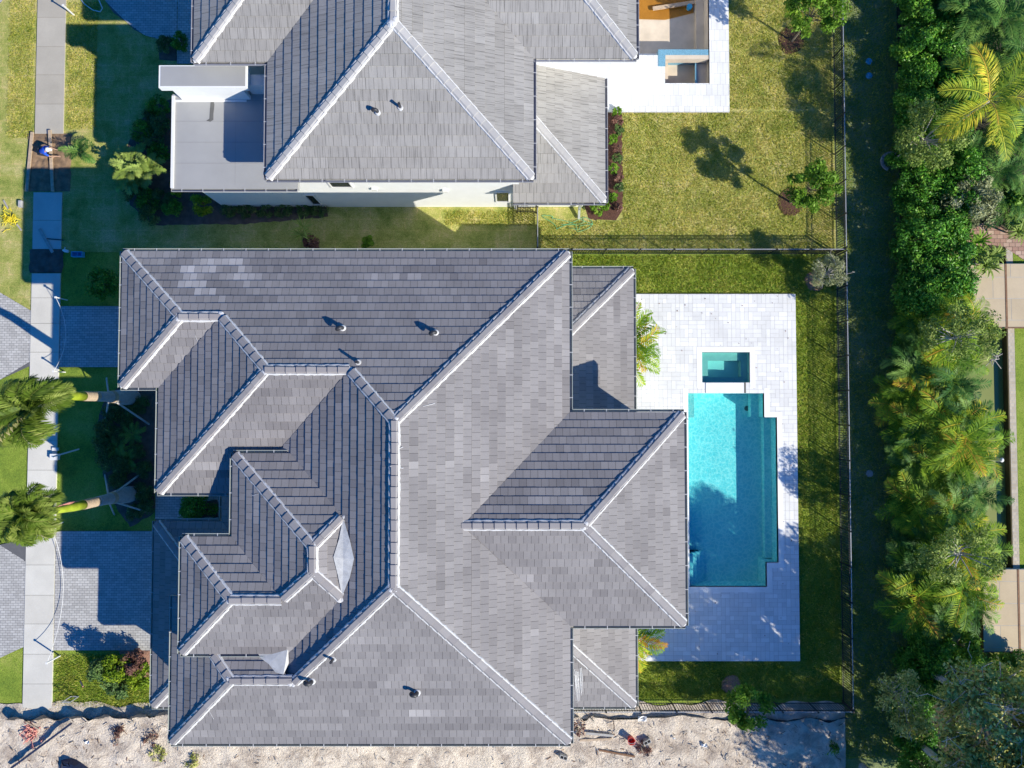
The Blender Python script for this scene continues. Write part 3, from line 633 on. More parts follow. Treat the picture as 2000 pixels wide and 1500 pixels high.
RID = [((-16.96, 6.76), (-13.86, 3.76), 0), ((-16.96, .82), (-13.86, 3.76), 1), ((-13.86, 3.76), (-12.15, 3.76), 0), ((-12.15, 3.76), (-9.93, 1.49), 0), ((-15.3, -3.73), (-9.93, 1.49), 3),
 ((-9.93, 1.49), (-6.56, 1.49), 0), ((-6.56, 1.49), (-4.61, -.58), 0), ((2.5, 6.76), (-4.61, -.58), 0), ((-4.61, -.58), (-4.61, -7.03), 9), ((-9.02, -11.4), (-4.61, -7.03), 8), ((2.5, -14.36), (-4.61, -7.03), 8),
 ((-14.56, -14.36), (-11.54, -11.24), 7), ((-11.54, -11.24), (-9.02, -11.24), 8), ((-12.75, -9.95), (-11.54, -11.24), 7), ((7.44, -.24), (2.9, -4.81), 11), ((7.44, -9.39), (2.9, -4.81), 11), ((-2.01, -4.81), (2.9, -4.81), 10),
 ((-11.66, -1.95), (-7.9, -5.54), 18), ((-6.78, -4.38), (-7.9, -5.54), 13), ((-7.9, -5.54), (-7.9, -6.55), 18), ((-6.78, -7.72), (-7.9, -6.55), 15), ((-9.25, -7.77), (-7.9, -6.55), 15), ((-11.31, -7.77), (-9.25, -7.77), 15),
 ((-13.74, -5.41), (-11.31, -7.77), 16), ((-13.74, -10.24), (-11.31, -7.77), 16), ((-17.18, -5.51), (-13.1, -9.59), 19), ((-17.18, -14.31), (-13.1, -10.23), 19), ((5.9, 6.7), (1.9, 2.7), 23), ((5.9, -14.31), (1.9, -10.31), 24)]
for i, (a, b_, pl) in enumerate(RID):
    za, zb = Z(*a, pl), Z(*b_, pl); d = Vector((b_[0]-a[0], b_[1]-a[1])).normalized()*(.12 if za < zb-.05 else 0)
    ridge(cap, mor, (a[0]+d.x, a[1]+d.y, za+(.05 if d.x else 0)), (*b_, zb), seed=i)
for i, (x, y, z) in enumerate([(-13.86, 3.76, 8.41), (-12.15, 3.76, 8.41), (-9.93, 1.49, 9.32), (-6.56, 1.49, 9.32), (-4.61, -.58, 10.15), (-4.61, -7.03, 10.15), (-11.54, -11.24, 8.47), (-9.02, -11.35, 8.45), (2.9, -4.81, 9.05), (-7.9, -5.54, 9.7), (-7.9, -6.55, 9.68), (-9.25, -7.77, 9.19), (-11.31, -7.77, 9.19), (-2.05, -4.81, 9.05), (-6.78, -4.4, 9.25), (-6.85, -7.66, 9.24)]):
    for k in range(3): blob(mor, (x+random.uniform(-.1, .1), y+random.uniform(-.1, .1), z), random.uniform(.08, .13), i*5+k, .35)
for i, (x, y, z) in enumerate([(2.42, 6.68, 7.22), (2.42, -14.28, 7.22), (7.36, -.32, 7.22), (7.36, -9.31, 7.22), (5.82, 6.62, 3.62), (5.82, -14.23, 3.62), (-14.48, -14.28, 7.22), (-16.88, .9, 7.22)]): blob(mor, (x, y, z), .11, 70+i, .5)
# thin splashes of mortar on the tiles
rnd = random.Random(3)
for k in range(90):
    i = rnd.choice((0, 0, 2, 3, 4, 4, 5, 8, 8, 9, 15, 16, 17, 18)); p, e, u, s, z = RP[i]; a = rnd.choice(RID)
    t = rnd.random(); cx = a[0][0]+(a[1][0]-a[0][0])*t-u[0]*rnd.uniform(.3, 1.1); cy = a[0][1]+(a[1][1]-a[0][1])*t-u[1]*rnd.uniform(.3, 1.1)
    inside = False
    for q1, q2 in zip(p, p[1:]+p[:1]):
        if (q1[1] > cy) != (q2[1] > cy) and cx < (q2[0]-q1[0])*(cy-q1[1])/(q2[1]-q1[1])+q1[0]: inside = not inside
    if not inside: continue
    L = rnd.uniform(.12, .5); sl = rnd.uniform(-.12, .12)
    A = Vector((cx, cy, 0)); B = A+Vector((u[0]*L+u[1]*sl, u[1]*L+u[0]*sl, 0)); nrm = Vector((-(B-A).y, (B-A).x, 0)).normalized()*rnd.uniform(.008, .014)
    q = [A+nrm, A-nrm, B-nrm*.5, B+nrm*.5]; mor.face([(v_.x, v_.y, Z(v_.x, v_.y, i)+.048) for v_ in q])
for k in range(16):   # washed-out mortar run on the lower east wing
    x = g(1118, 1320, 4.8)[0]+random.uniform(0, .5); y = g(1120, 1320, 4.8)[1]+random.uniform(-.2, .3); yy = y-random.uniform(.4, 1.7); w_ = random.uniform(.008, .02)
    if yy < -14.1: yy = -14.1
    q = [(x-w_, y), (x-w_*.5+.1, yy), (x+w_*.5+.1, yy), (x+w_, y)]; mor.face([(a_, b_, Z(a_, b_, 25)+.05) for a_, b_ in q])
cap.build('ridge_caps', M['cap'], ro); mor.build('mortar', M['mortar'], ro)
# white membrane crickets
mb = MB(); A = (-6.78, -4.45, 9.30); C = (-6.8, -7.6, 9.30)
Lp = [(-6.92, -5.3), (-7.12, -6.0), (-6.95, -6.75)]; Rp_ = [(-6.48, -5.3), (-6.28, -6.05), (-6.46, -6.8)]
ring = [A]+[(x, y, Z(x, y, 5)+.07) for x, y in Rp_]+[C]+[(x, y, Z(x, y, 14)+.07) for x, y in Lp[::-1]]
cen = (-6.72, -6.05, 9.45)
for i in range(len(ring)): mb.face([cen, ring[i], ring[(i+1) % len(ring)]][::-1])
mb.build('valley_membrane', M['membrane'], ro); mb = MB()
P = [(-10.75, -10.0), (-9.25, -9.9), (-9.22, -10.6), (-9.38, -11.0), (-9.72, -10.92), (-10.05, -10.62), (-10.4, -10.42)]
mb.face([(x, y, max(Z(x, y, 5), Z(x, y, 6) if y > -11.2 else 0)+.07) for x, y in P][::-1])
mb.build('valley_membrane', M['membrane'], ro)
# gutters, straps
gm = MB(); sm = MB()
EV = [((-16.96, 6.76), (2.5, 6.76), 7.2, (0, 1)), ((-16.96, .82), (-16.96, 6.76), 7.2, (-1, 0)), ((-16.96, .82), (-15.43, .82), 7.2, (0, -1)), ((-15.3, -3.73), (-15.3, .69), 7.2, (-1, 0)), ((-15.3, -3.73), (-11.8, -3.73), 7.2, (0, -1)),
 ((-14.56, -14.36), (-14.56, -8.12), 7.2, (-1, 0)), ((-14.56, -14.36), (2.5, -14.36), 7.2, (0, -1)), ((2.5, -14.36), (2.5, -9.5), 7.2, (1, 0)), ((2.5, -.12), (2.5, 6.76), 7.2, (1, 0)), ((2.63, -.24), (7.44, -.24), 7.2, (0, 1)), ((7.44, -9.39), (7.44, -.24), 7.2, (1, 0)), ((2.63, -9.39), (7.44, -9.39), 7.2, (0, -1)),
 ((-11.66, -1.95), (-9.4, -1.95), 8.2, (0, 1)), ((-11.66, -5.28), (-11.66, -1.95), 8.2, (-1, 0)), ((-13.74, -5.41), (-11.79, -5.41), 8.2, (0, 1)), ((-13.74, -10.24), (-13.74, -5.41), 8.2, (-1, 0)), ((-13.74, -10.24), (-9.4, -10.24), 8.2, (0, -1)),
 ((-17.18, -14.31), (-17.18, -5.51), 3.6, (-1, 0)), ((-17.18, -5.51), (-14.09, -5.51), 3.6, (0, 1)), ((-13.96, -5.38), (-13.96, -3.2), 3.6, (-1, 0)), ((-17.18, -14.31), (-14.0, -14.31), 3.6, (0, -1)),
 ((5.9, -14.31), (5.9, 6.7), 3.6, (1, 0)), ((1.9, 6.7), (5.9, 6.7), 3.6, (0, 1)), ((1.9, -14.31), (5.9, -14.31), 3.6, (0, -1))]
for e in EV: eave(gm, sm, *e)
for f_ in sm.f: gm.face([sm.v[k] for k in f_], 1)
gm.build('gutter', [M['gutter'], M['collar']], house)
# walls and soffits
wmb = MB(); sf = MB()
for (x0, y0, x1, y1, z1) in [(-16.36, 1.42, 1.9, 6.16, 7.1), (-14.7, -3.13, 1.88, 1.5, 7.1), (-11.06, -13.76, 1.89, -3.0, 7.1), (-13.96, -13.75, -11.0, -8.7, 7.1), (-13.14, -9.64, -11.0, -6.01, 8.1), (-11.05, -9.63, -9.0, -2.55, 8.1), (1.8, -8.79, 6.84, -.84, 7.1), (1.8, -13.7, 5.3, 6.1, 3.5), (-16.58, -13.7, -13.5, -6.11, 3.5), (-13.36, -8, -11, -3.1, 3.5)]:
    wmb.box(x0, y0, -.1, x1, y1, z1)
for (x0, y0, x1, y1, z) in [(-16.96, .82, 2.5, 6.76, 7.2), (-15.3, -3.73, 2.49, 1.0, 7.2), (-11.66, -14.36, 2.48, -3.0, 7.199), (-14.56, -14.35, -11.0, -8.2, 7.198), (2.3, -9.39, 7.44, -.24, 7.197), (-13.74, -10.24, -9.3, -5.41, 8.2), (-11.66, -9, -9.3, -1.95, 8.197), (1.9, -14.31, 5.9, 6.7, 3.6), (-17.18, -14.31, -12, -5.51, 3.6), (-13.96, -8, -11, -3.1, 3.597)]:
    soffit(sf, x0, y0, x1, y1, z)
wo_ = wmb.build('wall', M['stucco'], house); sf.build('soffit', M['white'], house)
def window(parent, face, a0, a1, z0, z1, at, frame=M['white'], pane=M['glass']):
    """face: 'x+','x-','y+','y-'; at = wall plane"""
    f = MB(); p = MB(); s = 1 if face[1] == '+' else -1
    def bx(mb, u0, u1, w0, w1, d0, d1):
        lo, hi = sorted((at+s*d0, at+s*d1))
        if face[0] == 'x': mb.box(lo, u0, w0, hi, u1, w1)
        else: mb.box(u0, lo, w0, u1, hi, w1)
    t = .07
    bx(f, a0, a1, z0, z0+t, .004, .06); bx(f, a0, a1, z1-t, z1, .004, .06); bx(f, a0, a0+t, z0+t, z1-t, .004, .06); bx(f, a1-t, a1, z0+t, z1-t, .004, .06)
    bx(p, a0+t, a1-t, z0+t, z1-t, .004, .02)
    fo = f.build('window', frame, parent); p.build('pane', pane, fo)
for (a0, a1) in ((-2.9, -1.2), (-9.0, -7.2)): pass
for (fc, a0, a1, z0, z1, at) in [('x-', 2.2, 3.4, 4.4, 5.9, -16.36), ('x-', 4.2, 5.4, 4.4, 5.9, -16.36), ('x-', -2.6, -1.2, 4.4, 5.9, -14.7), ('x-', -9.0, -6.8, 4.6, 6.2, -13.14), ('x-', -12.8, -11.0, 4.9, 6.2, -13.96),
    ('y-', -12, -10.6, 4.4, 5.9, -13.76), ('y-', -7, -5.4, 4.4, 5.9, -13.76), ('y-', -3, -1.2, 4.4, 5.9, -13.76), ('y-', -9, -7.4, .9, 2.3, -13.76), ('x+', 1.2, 3.0, 4.9, 6.1, 1.9), ('x+', -12.4, -10.6, 4.9, 6.1, 1.9),
    ('x+', -7.8, -5.4, 4.2, 6.2, 6.84), ('x+', -4.4, -2.0, 4.2, 6.2, 6.84), ('x+', -7.8, -1.8, .2, 2.6, 6.84), ('x+', 1.0, 5.2, .2, 2.5, 5.3), ('x+', -13, -9.5, .2, 2.5, 5.3), ('y+', -14, -12.4, 4.6, 5.8, 6.16), ('y+', -6, -4.4, 4.6, 5.8, 6.16), ('y+', 2.9, 4.3, 1, 2.3, 6.1)]:
    window(house, fc, a0, a1, z0, z1, at)
def garage_door(y0, y1, at):
    mb = MB()
    for k in range(4): mb.box(at-.05, y0, .05+k*.6, at-.004, y1, .05+k*.6+.58)
    mb.build('garage_door', M['white'], house)
garage_door(2.2, 5.2, -16.36); garage_door(-12.6, -7.4, -16.58)
mb = MB(); mb.box(-13.45, -5.2, .05, -13.364, -4.0, 2.5); mb.build('front_door', M['wood_dark'], house)

# roof penetrations
def gooseneck(px, py, zr, name_label, turn=0, s=1.0):
    x, y = g(px, py, zr); t = thing('roof_vent', name_label, 'roof vent', (x, y, zr), turn, 'gooseneck vents on the roofs')
    mb = MB(); o = Vector((x, y, zr))
    mb.tube([o+Vector((0, 0, -.1))]+[o+Vector((0, 0, .5*s))]+[o+Vector((-.10*s, 0, .66*s))]+[o+Vector((-.26*s, 0, .70*s)), o+Vector((-.34*s, 0, .60*s)), o+Vector((-.35*s, 0, .52*s))], [.16*s, .16*s, .17*s, .17*s, .18*s, .2*s], 12); mb.build('pipe', M['pipe'], t, True)
    mb = MB(); mb.tube([o+Vector((0, 0, -.12)), o+Vector((0, 0, .08)), o+Vector((0, 0, .11))], [.29*s, .26*s, .17*s], 14); mb.build('collar', M['collar'], t); return t
def zroof(px, py, i):
    z = 8.5
    for _ in range(8): x, y = g(px, py, z); z = Z(x, y, i)
    return z
gooseneck(670, 641, zroof(670, 641, 0), 'dark gooseneck vent on the north slope, left of its pair', .3, .5)
gooseneck(851, 650, zroof(851, 650, 0), 'dark gooseneck vent on the north slope, nearer the long white hip', .3, .5)
gooseneck(610, 1330, zroof(610, 1330, 8), 'dark gooseneck vent on the south slope close to the short ridge', -.2, .55)
gooseneck(815, 1352, zroof(815, 1352, 8), 'dark gooseneck vent alone in the middle of the south slope', -.2, .55)
def stack(px, py, i, label, z=None):
    z = z or zroof(px, py, i); x, y = g(px, py, z); t = thing('vent_pipe', label, 'vent pipe', (x, y, z), 0, 'plain vent pipes on the roofs'); o = Vector((x, y, z))
    mb = MB(); mb.tube([o+Vector((0, 0, -.1)), o+Vector((0, 0, .42))], .06, 10); mb.build('pipe', M['pipe'], t)
    mb = MB(); mb.tube([o+Vector((0, 0, -.12)), o+Vector((0, 0, .07))], [.16, .11], 12); mb.build('collar', M['collar'], t)
stack(700, 708, 0, 'short vent pipe with pale collar just above the ridge end'); stack(651, 1287, 8, 'short vent pipe on the south slope beside the white hip')

# ------------------------------------------------------------------ northern house
nh = thing('house', 'pale grey tiled house in the north with a flat roofed wing and white walls', 'house', (-5, 18, 0))
NP = [
 ([(-10.75, 9.94), (.94, 9.94), (-4.85, 15.68)], (0, 9.94), (0, 1), .405, 7.2, 0),
 ([(.94, 9.94), (-4.85, 15.68), (-4.85, 21.1), (.94, 15.3)], (.94, 0), (-1, 0), .402, 7.2, 2),
 ([(-10.75, 9.94), (-4.85, 15.68), (-4.85, 21.0), (-10.75, 15.14)], (-10.75, 0), (1, 0), .395, 7.2, 2),
 ([(-14, 15.14), (-10.75, 15.14), (-4.85, 21.0), (-4.85, 24.0), (-5.14, 24.0)], (0, 15.14), (0, 1), .4, 7.2, 0),
 ([(-14, 15.14), (-5.14, 24.0), (-14, 32.9)], (-14, 0), (1, 0), .4, 7.2, 2),
 ([(.94, 15.3), (5.47, 15.3), (-3.23, 24.0), (-4.85, 24.0), (-4.85, 21.1)], (0, 15.3), (0, 1), .4, 7.2, 0),
 ([(5.47, 15.3), (-3.23, 24.0), (5.47, 32.7)], (5.47, 0), (-1, 0), .4, 7.2, 2),
 ([(.05, 9.96), (4.56, 9.96), (.33, 14.19), (.05, 14.19)], (0, 9.96), (0, 1), .4, 3.6, 0),
 ([(4.56, 9.96), (4.56, 16.17), (.33, 16.17), (.33, 14.19)], (4.56, 0), (-1, 0), .4, 3.6, 2),
]
roof = MB()
for i, (p, e, u, s, z, mi) in enumerate(NP): subdiv_roof(roof, p, e, u, s, z, course=.42, tw=.34, t=.035, seed=50+i, mi=mi)
nro = roof.build('roof', [M['tile_pale'], M['underlay'], M['tile_pale_x']], nh)
ZN = lambda x, y, i: NP[i][4]+NP[i][3]*((x-NP[i][1][0])*NP[i][2][0]+(y-NP[i][1][1])*NP[i][2][1])
cap = MB(); mor = MB()
for i, (a, b_, pl) in enumerate([((-10.75, 9.94), (-4.85, 15.68), 0), ((.94, 9.94), (-4.85, 15.68), 0), ((-4.85, 15.68), (-4.85, 21.05), 1), ((-14, 15.14), (-5.14, 24), 3), ((5.47, 15.3), (-3.23, 24), 5), ((4.56, 9.96), (.33, 14.19), 7)]):
    za, zb = ZN(*a, pl), ZN(*b_, pl); d = Vector((b_[0]-a[0], b_[1]-a[1])).normalized()*(.12 if za < zb-.05 else 0)
    ridge(cap, mor, (a[0]+d.x, a[1]+d.y, za+(.05 if d.x else 0)), (*b_, zb), seed=90+i)
for k in range(4): blob(mor, (-4.85+random.uniform(-.1, .1), 15.68+random.uniform(-.1, .1), 9.52), .18, 200+k, .6)
for i, (x, y, z) in enumerate([(-10.67, 10.02, 7.22), (.86, 10.02, 7.22), (-13.92, 15.22, 7.22), (5.39, 15.38, 7.22), (4.48, 10.04, 3.62)]): blob(mor, (x, y, z), .12, 210+i, .5)
cap.build('ridge_caps', M['cap_pale'], nro); mor.build('mortar', M['mortar'], nro)
gm = MB(); sm = MB()
for e in [((-10.75, 9.94), (.94, 9.94), 7.2, (0, -1)), ((.94, 9.94), (.94, 15.17), 7.2, (1, 0)), ((-10.75, 9.94), (-10.75, 15.0), 7.2, (-1, 0)), ((-14, 15.14), (-8.6, 15.14), 7.2, (0, -1)), ((-14, 15.14), (-14, 32), 7.2, (-1, 0)), ((1.07, 15.3), (5.47, 15.3), 7.2, (0, -1)), ((5.47, 15.3), (5.47, 32), 7.2, (1, 0)),
          ((.05, 9.96), (4.56, 9.96), 3.6, (0, -1)), ((4.56, 9.96), (4.56, 16.17), 3.6, (1, 0)), ((-15.87, 10.13), (-10.0, 10.13), 5.2, (0, -1))]: eave(gm, sm, *e)
for f_ in sm.f: gm.face([sm.v[k] for k in f_], 1)
gm.build('gutter', [M['gutter_pale'], M['collar']], nh)
wmb = MB(); sf = MB()
for (x0, y0, x1, y1, z1) in [(-9.95, 10.75, .33, 30, 7.1), (-13.2, 15.9, -9.9, 30, 7.1), (.3, 16.1, 4.7, 30, 7.1), (-15.53, 10.751, -9.9, 15.0, 4.93), (.3, 10.76, 3.8, 16.14, 3.5)]: wmb.box(x0, y0, -.1, x1, y1, z1)
wmb.build('wall', M['stucco'], nh)
for (x0, y0, x1, y1, z) in [(-10.75, 9.94, .94, 15.3, 7.2), (-14, 15.14, 5.47, 32, 7.197), (.05, 9.96, 4.56, 16.17, 3.6)]: soffit(sf, x0, y0, x1, y1, z)
sf.build('soffit', M['white'], nh)
# rake wall closing the north end of the low wing
mb = MB(); mb.face([(.34, 16.165, 3.45), (4.55, 16.165, 3.45), (4.55, 16.165, 3.6), (.34, 16.165, 5.26)]); mb.build('gable', M['white'], nh)
# flat roof wing
FZ = 5.2
mb = MB(); mb.box(-15.87, 10.13, FZ-.26, -9.96, 14.6, FZ); fl = mb.build('flat_roof', M['flat'], nh)
mb = MB()
for py in (197, 237, 278, 319): y = g(400, py, FZ)[1]; mb.box(-15.7, y, FZ+.001, -10.0, y+.012, FZ+.006)
mb.box(-12.9, 10.3, FZ+.001, -12.89, 14.4, FZ+.004); mb.build('seam', M['seam'], fl)
mb = MB(); mb.box(-15.87, 10.15, FZ+.002, -15.74, 14.5, FZ+.07); mb.box(-15.73, 14.22, FZ+.002, -12.4, 14.32, FZ+.04); mb.build('roof_edge', M['white'], fl)
mb = MB(); P = [g(*q_, FZ) for q_ in ((412, 194), (417, 195), (419, 205), (417, 222), (417, 234), (411, 238), (403, 236), (409, 232), (410, 215))]
mb.face([(x, y, FZ+.009) for x, y in ccw(P)]); mb.build('stain', M['stain'], fl)
# raised box canopy over the entry
mb = MB(); mb.box(-15.87, 14.31, 6.2, -11.9, 15.33, 6.5); mb.box(-15.5, 14.5, -.1, -12.3, 15.3, 6.2); mb.box(-15.4, 14.33, FZ+.005, -12.2, 14.5, 6.21); en = mb.build('entry_canopy', M['stucco'], nh)
mb = MB(); mb.box(-15.79, 14.38, 6.502, -11.98, 15.28, 6.51); mb.build('canopy_top', M['flat'], en)
mb = MB(); mb.box(-12.15, 14.6, FZ, -11.0, 15.1, 6.1); mb.build('chimney_box', M['white'], en)
for (a0, a1, z0, z1) in [(-8.85, -7.75, 3.45, 4.6), (-10.6, -10.05, .5, 2.3), (-.85, -.12, 1.0, 2.75)]: window(nh, 'y-', a0, a1, z0, z1, 10.75)
mb = MB()
for px, py in ((732, 363), (869, 367)): 
    x = g(px, py, 3.3)[0]; mb = MB(); mb.box(x-.13, 10.62, 3.2 if px < 800 else 2.9, x+.13, 10.746, 3.45 if px < 800 else 3.2); mb.build('wall_light', M['white'], nh)
mb = MB(); mb.box(.10, 10.5, 3.0, .32, 10.746, 3.5); mb.box(.12, 10.62, 0, .26, 10.746, 3.0); mb.build('downspout', M['white'], nh)
mb = MB(); x, y = g(1133, 410, .8); mb.box(x-.07, 10.5, .3, x+.07, 10.62, 3.45); mb.bar((x, 10.5, .35), (x, 10.1, .06), .12, .12); mb.build('downspout', M['gutter'], nh)
def zn(px, py, i):
    z = 8.5
    for _ in range(8): x, y = g(px, py, z); z = ZN(x, y, i)
    return z
gooseneck(738, 220, zn(738, 220, 0), 'squat dark gooseneck vent on the pale northern roof', -.1, .45)
stack(782, 210, 0, 'small vent pipe on the pale northern roof beside the gooseneck', zn(782, 210, 0))
# ------------------------------------------------------------------ fences
ORD = ['first', 'second', 'third', 'fourth', 'fifth', 'sixth', 'seventh', 'eighth', 'ninth', 'tenth', 'eleventh', 'twelfth', 'thirteenth', 'fourteenth', 'fifteenth', 'sixteenth', 'seventeenth', 'eighteenth', 'nineteenth', 'twentieth']
def fence(a, b, label, h=1.22, name='fence', rail=True):
    a = Vector((*a, 0)); b = Vector((*b, 0)); L = (b-a).length; d = (b-a).normalized(); t = thing(name, label, 'fence', tuple(a)); n = max(1, round(L/1.85)); s = L/n
    for i in range(n+1):
        p = a+d*s*i; mb = MB(); mb.box(p.x-.03, p.y-.03, -.05, p.x+.03, p.y+.03, h+.04); mb.box(p.x-.037, p.y-.037, h+.04, p.x+.037, p.y+.037, h+.055); mb.build('post', M['black'], t)
    for i in range(n):
        p = a+d*(s*i+.032); q = a+d*(s*(i+1)-.032); mb = MB()
        for z, mi in ((.12, 0), (h-.22, 0), (h-.02, 1)): mb.bar(p+Vector((0, 0, z)), q+Vector((0, 0, z)), .036, .03, mi)
        k = int((q-p).length/.125)
        for j in range(1, k): r_ = p+(q-p)*(j/k); mb.bar(r_+Vector((0, 0, .05)), r_+Vector((0, 0, h-.036)), .026, .026)
        mb.build('picket_panel', [M['black'], M['rail'] if rail else M['black']], t)
    return t
FX = 17.42
fence((FX, 8.3), (FX, 26), 'black picket fence with sunlit pale top rail along the eastern side of the northern lawn')
fence((FX, 8.1), (FX, -15.5), 'black picket fence with sunlit pale top rail east of the pool deck')
fence((1.34, 8.19), (FX-.06, 8.19), 'black picket fence dividing the two back lawns')
fence((1.34, 10.4), (1.34, 8.27), 'short black picket fence running to the corner of the dividing fence')
fence((3.0, -15.58), (FX, -15.58), 'black picket fence between the southern lawn strip and the sand lot')
gtt = fence((.28, 10.45), (1.27, 10.45), 'black picket side gate against the white wall of the northern house', name='gate'); gtt['category'] = 'gate'

# ------------------------------------------------------------------ plant generators (numpy)
def rs(seed): return np.random.RandomState(seed)
def leafcloud(rng, C, rad, n, size, aspect=.45, up=.4, spread=.15):
    Vs = []; Ts = []
    for c, r_ in zip(C, rad):
        u = rng.normal(size=(n, 3)); u /= np.linalg.norm(u, axis=1)[:, None]; rr = r_*(1-rng.rand(n)**2.0*.65); p = np.array(c)+u*rr[:, None]*np.array([1, 1, .8])
        nrm = u*.7+rng.normal(size=(n, 3))*.55+np.array([0, 0, up]); nrm /= np.linalg.norm(nrm, axis=1)[:, None]
        d = np.cross(nrm, rng.normal(size=(n, 3))); d /= np.linalg.norm(d, axis=1)[:, None]; s = np.cross(nrm, d)
        L = size*(.6+.8*rng.rand(n))[:, None]; w = L*aspect/2
        Vs.append(np.stack([p-d*L/2, p+s*w, p+d*L/2, p-s*w], 1)); ct = rng.normal(.42, .13)
        Ts.append(np.clip(ct+rng.normal(0, spread, n), 0, 1))
    V = np.concatenate(Vs).reshape(-1, 3); T = np.concatenate(Ts); return V, np.arange(len(V)).reshape(-1, 4), T
def crown_pts(rng, nclump, rx, ry, rz, shell=.55, zmin=-.6):
    P = []
    while len(P) < nclump:
        u = rng.normal(size=3); u /= np.linalg.norm(u); r_ = shell+(1-shell)*rng.rand()**.6
        if u[2] < zmin: continue
        P.append(u*r_*np.array([rx, ry, rz]))
    return np.array(P)
def plant(name, label, cat, base, crownz, rx, ry, rz, nclump, nleaf, size, matk, bark='bark', seed=0, clr=.4, group=None, tr=.06, off=(0, 0), limbs=8, aspect=.45, trunk=True, fol='crown', sparse=1, twigs=0, zmin=-.6):
    rng = rs(seed); t = thing(name, label, cat, (base[0], base[1], base[2] if len(base) > 2 else 0), 0, group); bz = t.location.z
    C = crown_pts(rng, nclump, rx, ry, rz, .5, zmin)+np.array([off[0], off[1], crownz]); rad = clr*(.7+.6*rng.rand(nclump))
    V, Fq, T = leafcloud(rng, C, rad, nleaf, size, aspect); build_np(fol, V, Fq, T, M[matk], t)
    if trunk:
        mb = MB(); o = Vector(base[:2]+(bz,)); top = Vector((off[0]*.8, off[1]*.8, max(.15, crownz-rz*.35)))
        mid = top*.5+Vector((rng.uniform(-.05, .05), rng.uniform(-.05, .05), 0))
        mb.tube([o-Vector((0, 0, .05)), o+mid, o+top], [tr, tr*.8, tr*.6], 7)
        for k in range(min(limbs, nclump)):
            c = Vector(C[k]); s0 = mid.lerp(top, rng.uniform(.3, 1)); m2 = s0.lerp(c, .5)+Vector((0, 0, .08)); mb.tube([o+s0, o+m2, o+c], [tr*.5, tr*.32, tr*.12], 5)
        for k in range(twigs):
            c = Vector(C[rng.randint(nclump)]); p = c
            for q in range(3):
                q_ = .35*min(1, rx/2.2); e = p+Vector((rng.normal(0, q_), rng.normal(0, q_), rng.uniform(.0, q_))); mb.tube([o+p, o+e], [min(.014, tr*.16), min(.008, tr*.1)], 4, cap=False); p = e
        mb.build('trunk' if rz > .8 else 'stem', M[bark], t)
    return t
def frond(rng, o, az, el, L, droop, ll, pairs, w=.028, vshape=.35, t0=.5, twist=0, lim=.12):
    """one pinnate frond; returns verts, tints (quads)"""
    n = pairs; s = (np.arange(n)+.5)/n; th = el-droop*s**1.3; ds = L/n
    dx, dz = np.cos(th)*ds, np.sin(th)*ds; X = np.cumsum(dx); Zz = np.cumsum(dz); a = az+twist*s
    P = np.stack([o[0]+X*np.cos(a), o[1]+X*np.sin(a), o[2]+Zz], 1); fw = np.stack([np.cos(th)*np.cos(a), np.cos(th)*np.sin(a), np.sin(th)], 1)
    sd = np.stack([-np.sin(a), np.cos(a), np.zeros(n)], 1); upv = np.cross(fw, sd); V = []; T = []
    env = np.sin(np.pi*np.clip(s*.86+.12, 0, 1))**.6; mask = s > lim
    for sg in (-1, 1):
        l = (ll*env*(.85+.3*rng.rand(n)))[:, None]; jit = rng.normal(0, .09, (n, 3)); d = sd*sg*.85+fw*(.5+.35*s[:, None])+upv*(vshape)+jit; d /= np.linalg.norm(d, axis=1)[:, None]
        m_ = P+d*l*.5; tip = P+d*l+np.array([0, 0, -.22])*l; ww = fw*w*.5
        q = np.stack([P, m_+ww*1.2, tip, m_-ww*1.2], 1)[mask]; V.append(q); T.append(np.clip(t0+rng.normal(0, .07, mask.sum())+.12*s[mask], 0, 1))
    Pn = np.vstack([np.array(o)[None], P]); wv = .018
    q = np.stack([Pn[:-1]-sd*wv, Pn[:-1]+sd*wv, Pn[1:]+sd*wv*.8, Pn[1:]-sd*wv*.8], 1)+np.array([0, 0, .006]); V.append(q); T.append(np.full(n, min(1, t0+.3)))
    return np.concatenate(V), np.concatenate(T)
def palm(name, label, base, stems, nf, L, ll, pairs, matk, seed=0, el=(.2, 1.3), droop=(1.2, 2.0), yellow=.1, group=None, trad=.05, bark='bark', w=.03, cat='palm', tm=.42):
    """stems: list of (dx,dy,height)"""
    rng = rs(seed); t = thing(name, label, cat, base, 0, group); Vs = []; Ts = []; mb = MB(); b = Vector(base)
    for (dx, dy, h) in stems:
        mb.tube([b+Vector((dx*.3, dy*.3, -.05)), b+Vector((dx*.7, dy*.7, h*.5)), b+Vector((dx, dy, h))], [trad*1.2, trad, trad*.8], 7)
        a0 = rng.rand()*6.28
        for k in range(nf):
            e = rng.uniform(*el); t0 = rng.normal(tm, .12 if matk != 'palm_leaf' else .2)
            if rng.rand() < yellow: t0 = rng.uniform(.75, 1)
            v, tt = frond(rng, (dx, dy, h), a0+k*2.4+rng.normal(0, .15), e, L*rng.uniform(.75, 1.1), rng.uniform(*droop), ll, pairs, w, rng.uniform(.1, .5), t0, rng.normal(0, .25)); Vs.append(v); Ts.append(tt)
    V = np.concatenate(Vs).reshape(-1, 3); build_np('crown', V, np.arange(len(V)).reshape(-1, 4), np.concatenate(Ts), M[matk], t); mb.build('trunk', M[bark], t, True)
    return t
